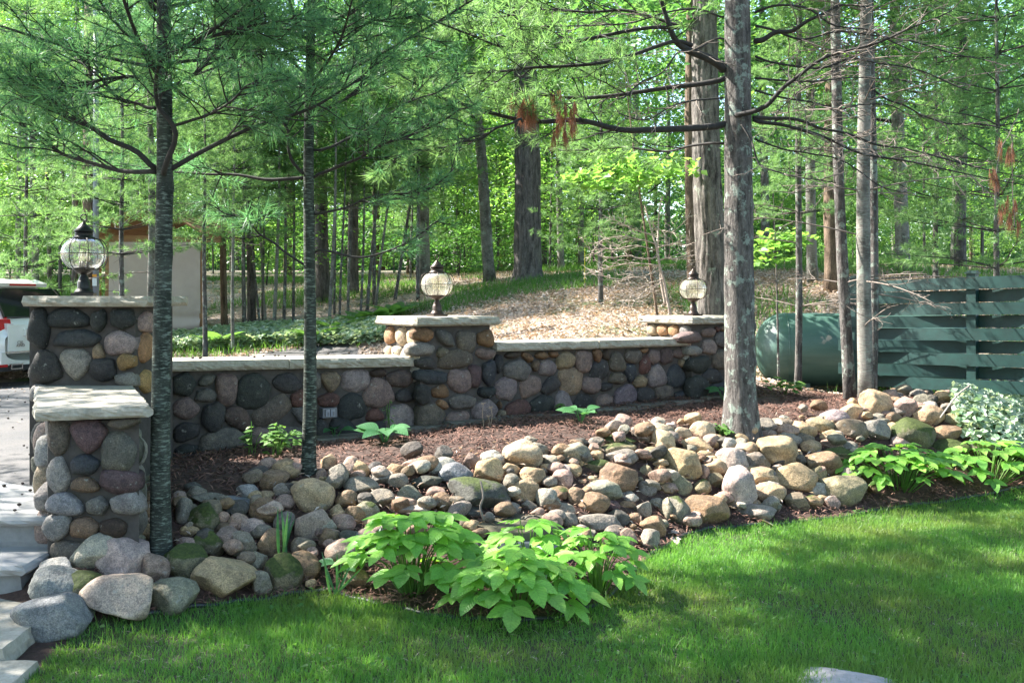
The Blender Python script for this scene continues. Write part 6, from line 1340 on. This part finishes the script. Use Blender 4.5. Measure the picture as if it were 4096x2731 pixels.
def floor_ok(x, y): return ~inpoly(x, y, DRIVE) & ~inpoly(x, y, BED) & (y > 9)
xs_, ys_ = [], []
for s_, n_, y0_, y1_ in ((21, 70000, 9, 14), (22, 80000, 14, 20), (23, 40000, 20, 34)):
    x, y = scatter(n_, -17, 17, y0_, y1_, s_, floor_ok); xs_.append(x); ys_.append(y)
x, y = np.concatenate(xs_), np.concatenate(ys_); mkobj('leaf_litter', leaf_mesh('litter', np.c_[x, y, H(x, y)+.02+.02*rng.random(len(x))], .065, .4, .6, 4), M['litter_bit'], kind='stuff', label='dry fallen leaves covering the woodland ground')
x, y = scatter(500, -12, 3, 7, 17, 31, lambda x, y: inpoly(x, y, DRIVE)); mkobj('driveway_litter', leaf_mesh('litter', np.c_[x, y, H(x, y)+.015], .06, .25, .6, 5), M['litter_bit'], kind='stuff', label='scattered dry leaves on the driveway')
GC = [(ongroundD(px, py, ymax=30).x, ongroundD(px, py, ymax=30).y) for px, py in [(300, 815), (430, 812), (640, 800), (760, 798), (900, 792), (920, 770), (830, 752), (600, 765), (430, 785), (310, 795)]]
gx0, gx1, gy0, gy1 = min(p[0] for p in GC), max(p[0] for p in GC), min(p[1] for p in GC), max(p[1] for p in GC)
x, y = scatter(26000, gx0, gx1, gy0, gy1, 41, lambda x, y: inpoly(x, y, GC))
mkobj('ground_cover', leaf_mesh('ground_cover', np.c_[x, y, H(x, y)+.06+.2*rng.random(len(x))], .11, .45, .75, 6), M['variegated'], kind='stuff', label='pale variegated ground cover along the far side of the driveway')
VG = [(ongroundD(px, py).x, ongroundD(px, py).y) for px, py in [(2185, 930), (2260, 925), (2420, 930), (2420, 1085), (2300, 1075), (2225, 1040), (2190, 985)]]
x, y = scatter(9000, min(p[0] for p in VG), max(p[0] for p in VG), min(p[1] for p in VG), max(p[1] for p in VG), 42, lambda x, y: inpoly(x, y, VG))
mkobj('ground_cover', leaf_mesh('ground_cover', np.c_[x, y, H(x, y)+.05+.17*rng.random(len(x))], .075, .5, .8, 7, np.array([0, -.45, .8])), M['variegated'], kind='stuff', label='silvery variegated ground cover below the fence')
def wild_ok(x, y): return floor_ok(x, y) & (vnoise(np.c_[x, y, 0*x], .55, 3.0)+.35*vnoise(np.c_[x, y, 0*x], 1.6, 8) > -.12)
x, y = scatter(150000, -16, 16, 11, 32, 43, wild_ok); k = ~((np.abs(x-1.0) < 1.6) & (y < 17.5)); x, y = x[k], y[k]
mkobj('woodland_grass', blade_mesh('woodland_grass', np.c_[x, y, H(x, y)], .2, .014, .7, 8), M['wild_grass'], kind='stuff', label='tufts of long grass and sedge on the woodland ground')
# alder cones dropped on the steps and copings
cb = Geo(); rr = np.random.default_rng(3)
def cone(p): s = .011*rr.uniform(.7, 1.3); V, T = ico(1); cb.add(V*np.array([s, s*.8, s*.7])+np.array(p), None, T)
for k in range(60): cone((rr.uniform(-4.2, -2.55), rr.uniform(5.25, 6.5), .427))
for k in range(8): cone((rr.uniform(-4.2, -2.55), rr.uniform(4.9, 5.15), .252))
for k in range(26): s_ = rr.uniform(-2.1, -.1); q = WP+DW*s_+NB*rr.uniform(0, .3); cone((q[0], q[1], 1.145))
for k in range(200): cone((rr.uniform(-7, -3.2), rr.uniform(6.7, 11), .475))
cb.obj('fallen_cones', M['cone_bit'], None, kind='stuff', label='tiny dark cones dropped on steps, coping and driveway')

# ------------------------------------------------------------------ put each thing's empty at its own base
dg = bpy.context.view_layer; dg.update()
for o in [o for o in SC.objects if o.type == 'EMPTY' and o.parent is None and o.location.length < 1e-6 and o.rotation_euler.z == 0]:
    mn = Vector((1e9,)*3); mx = Vector((-1e9,)*3)
    first = o.children[0] if o.children else None
    if first is None: continue
    for cnr in first.bound_box:
        w = first.matrix_world @ Vector(cnr); mn = Vector(map(min, mn, w)); mx = Vector(map(max, mx, w))
    base = Vector(((mn.x+mx.x)/2, (mn.y+mx.y)/2, mn.z))
    for ch in o.children: ch.matrix_parent_inverse = Matrix.Translation(-base) @ ch.matrix_parent_inverse
    o.location = base
dg.update()
for o in SC.objects:
    if o.parent and o.name.split('.')[0] in ('twigs', 'dead_twigs', 'limbs', 'dead_limbs', 'hanging_twigs', 'crown', 'dead_needles', 'stems', 'stalks'): o['kind'] = 'stuff'
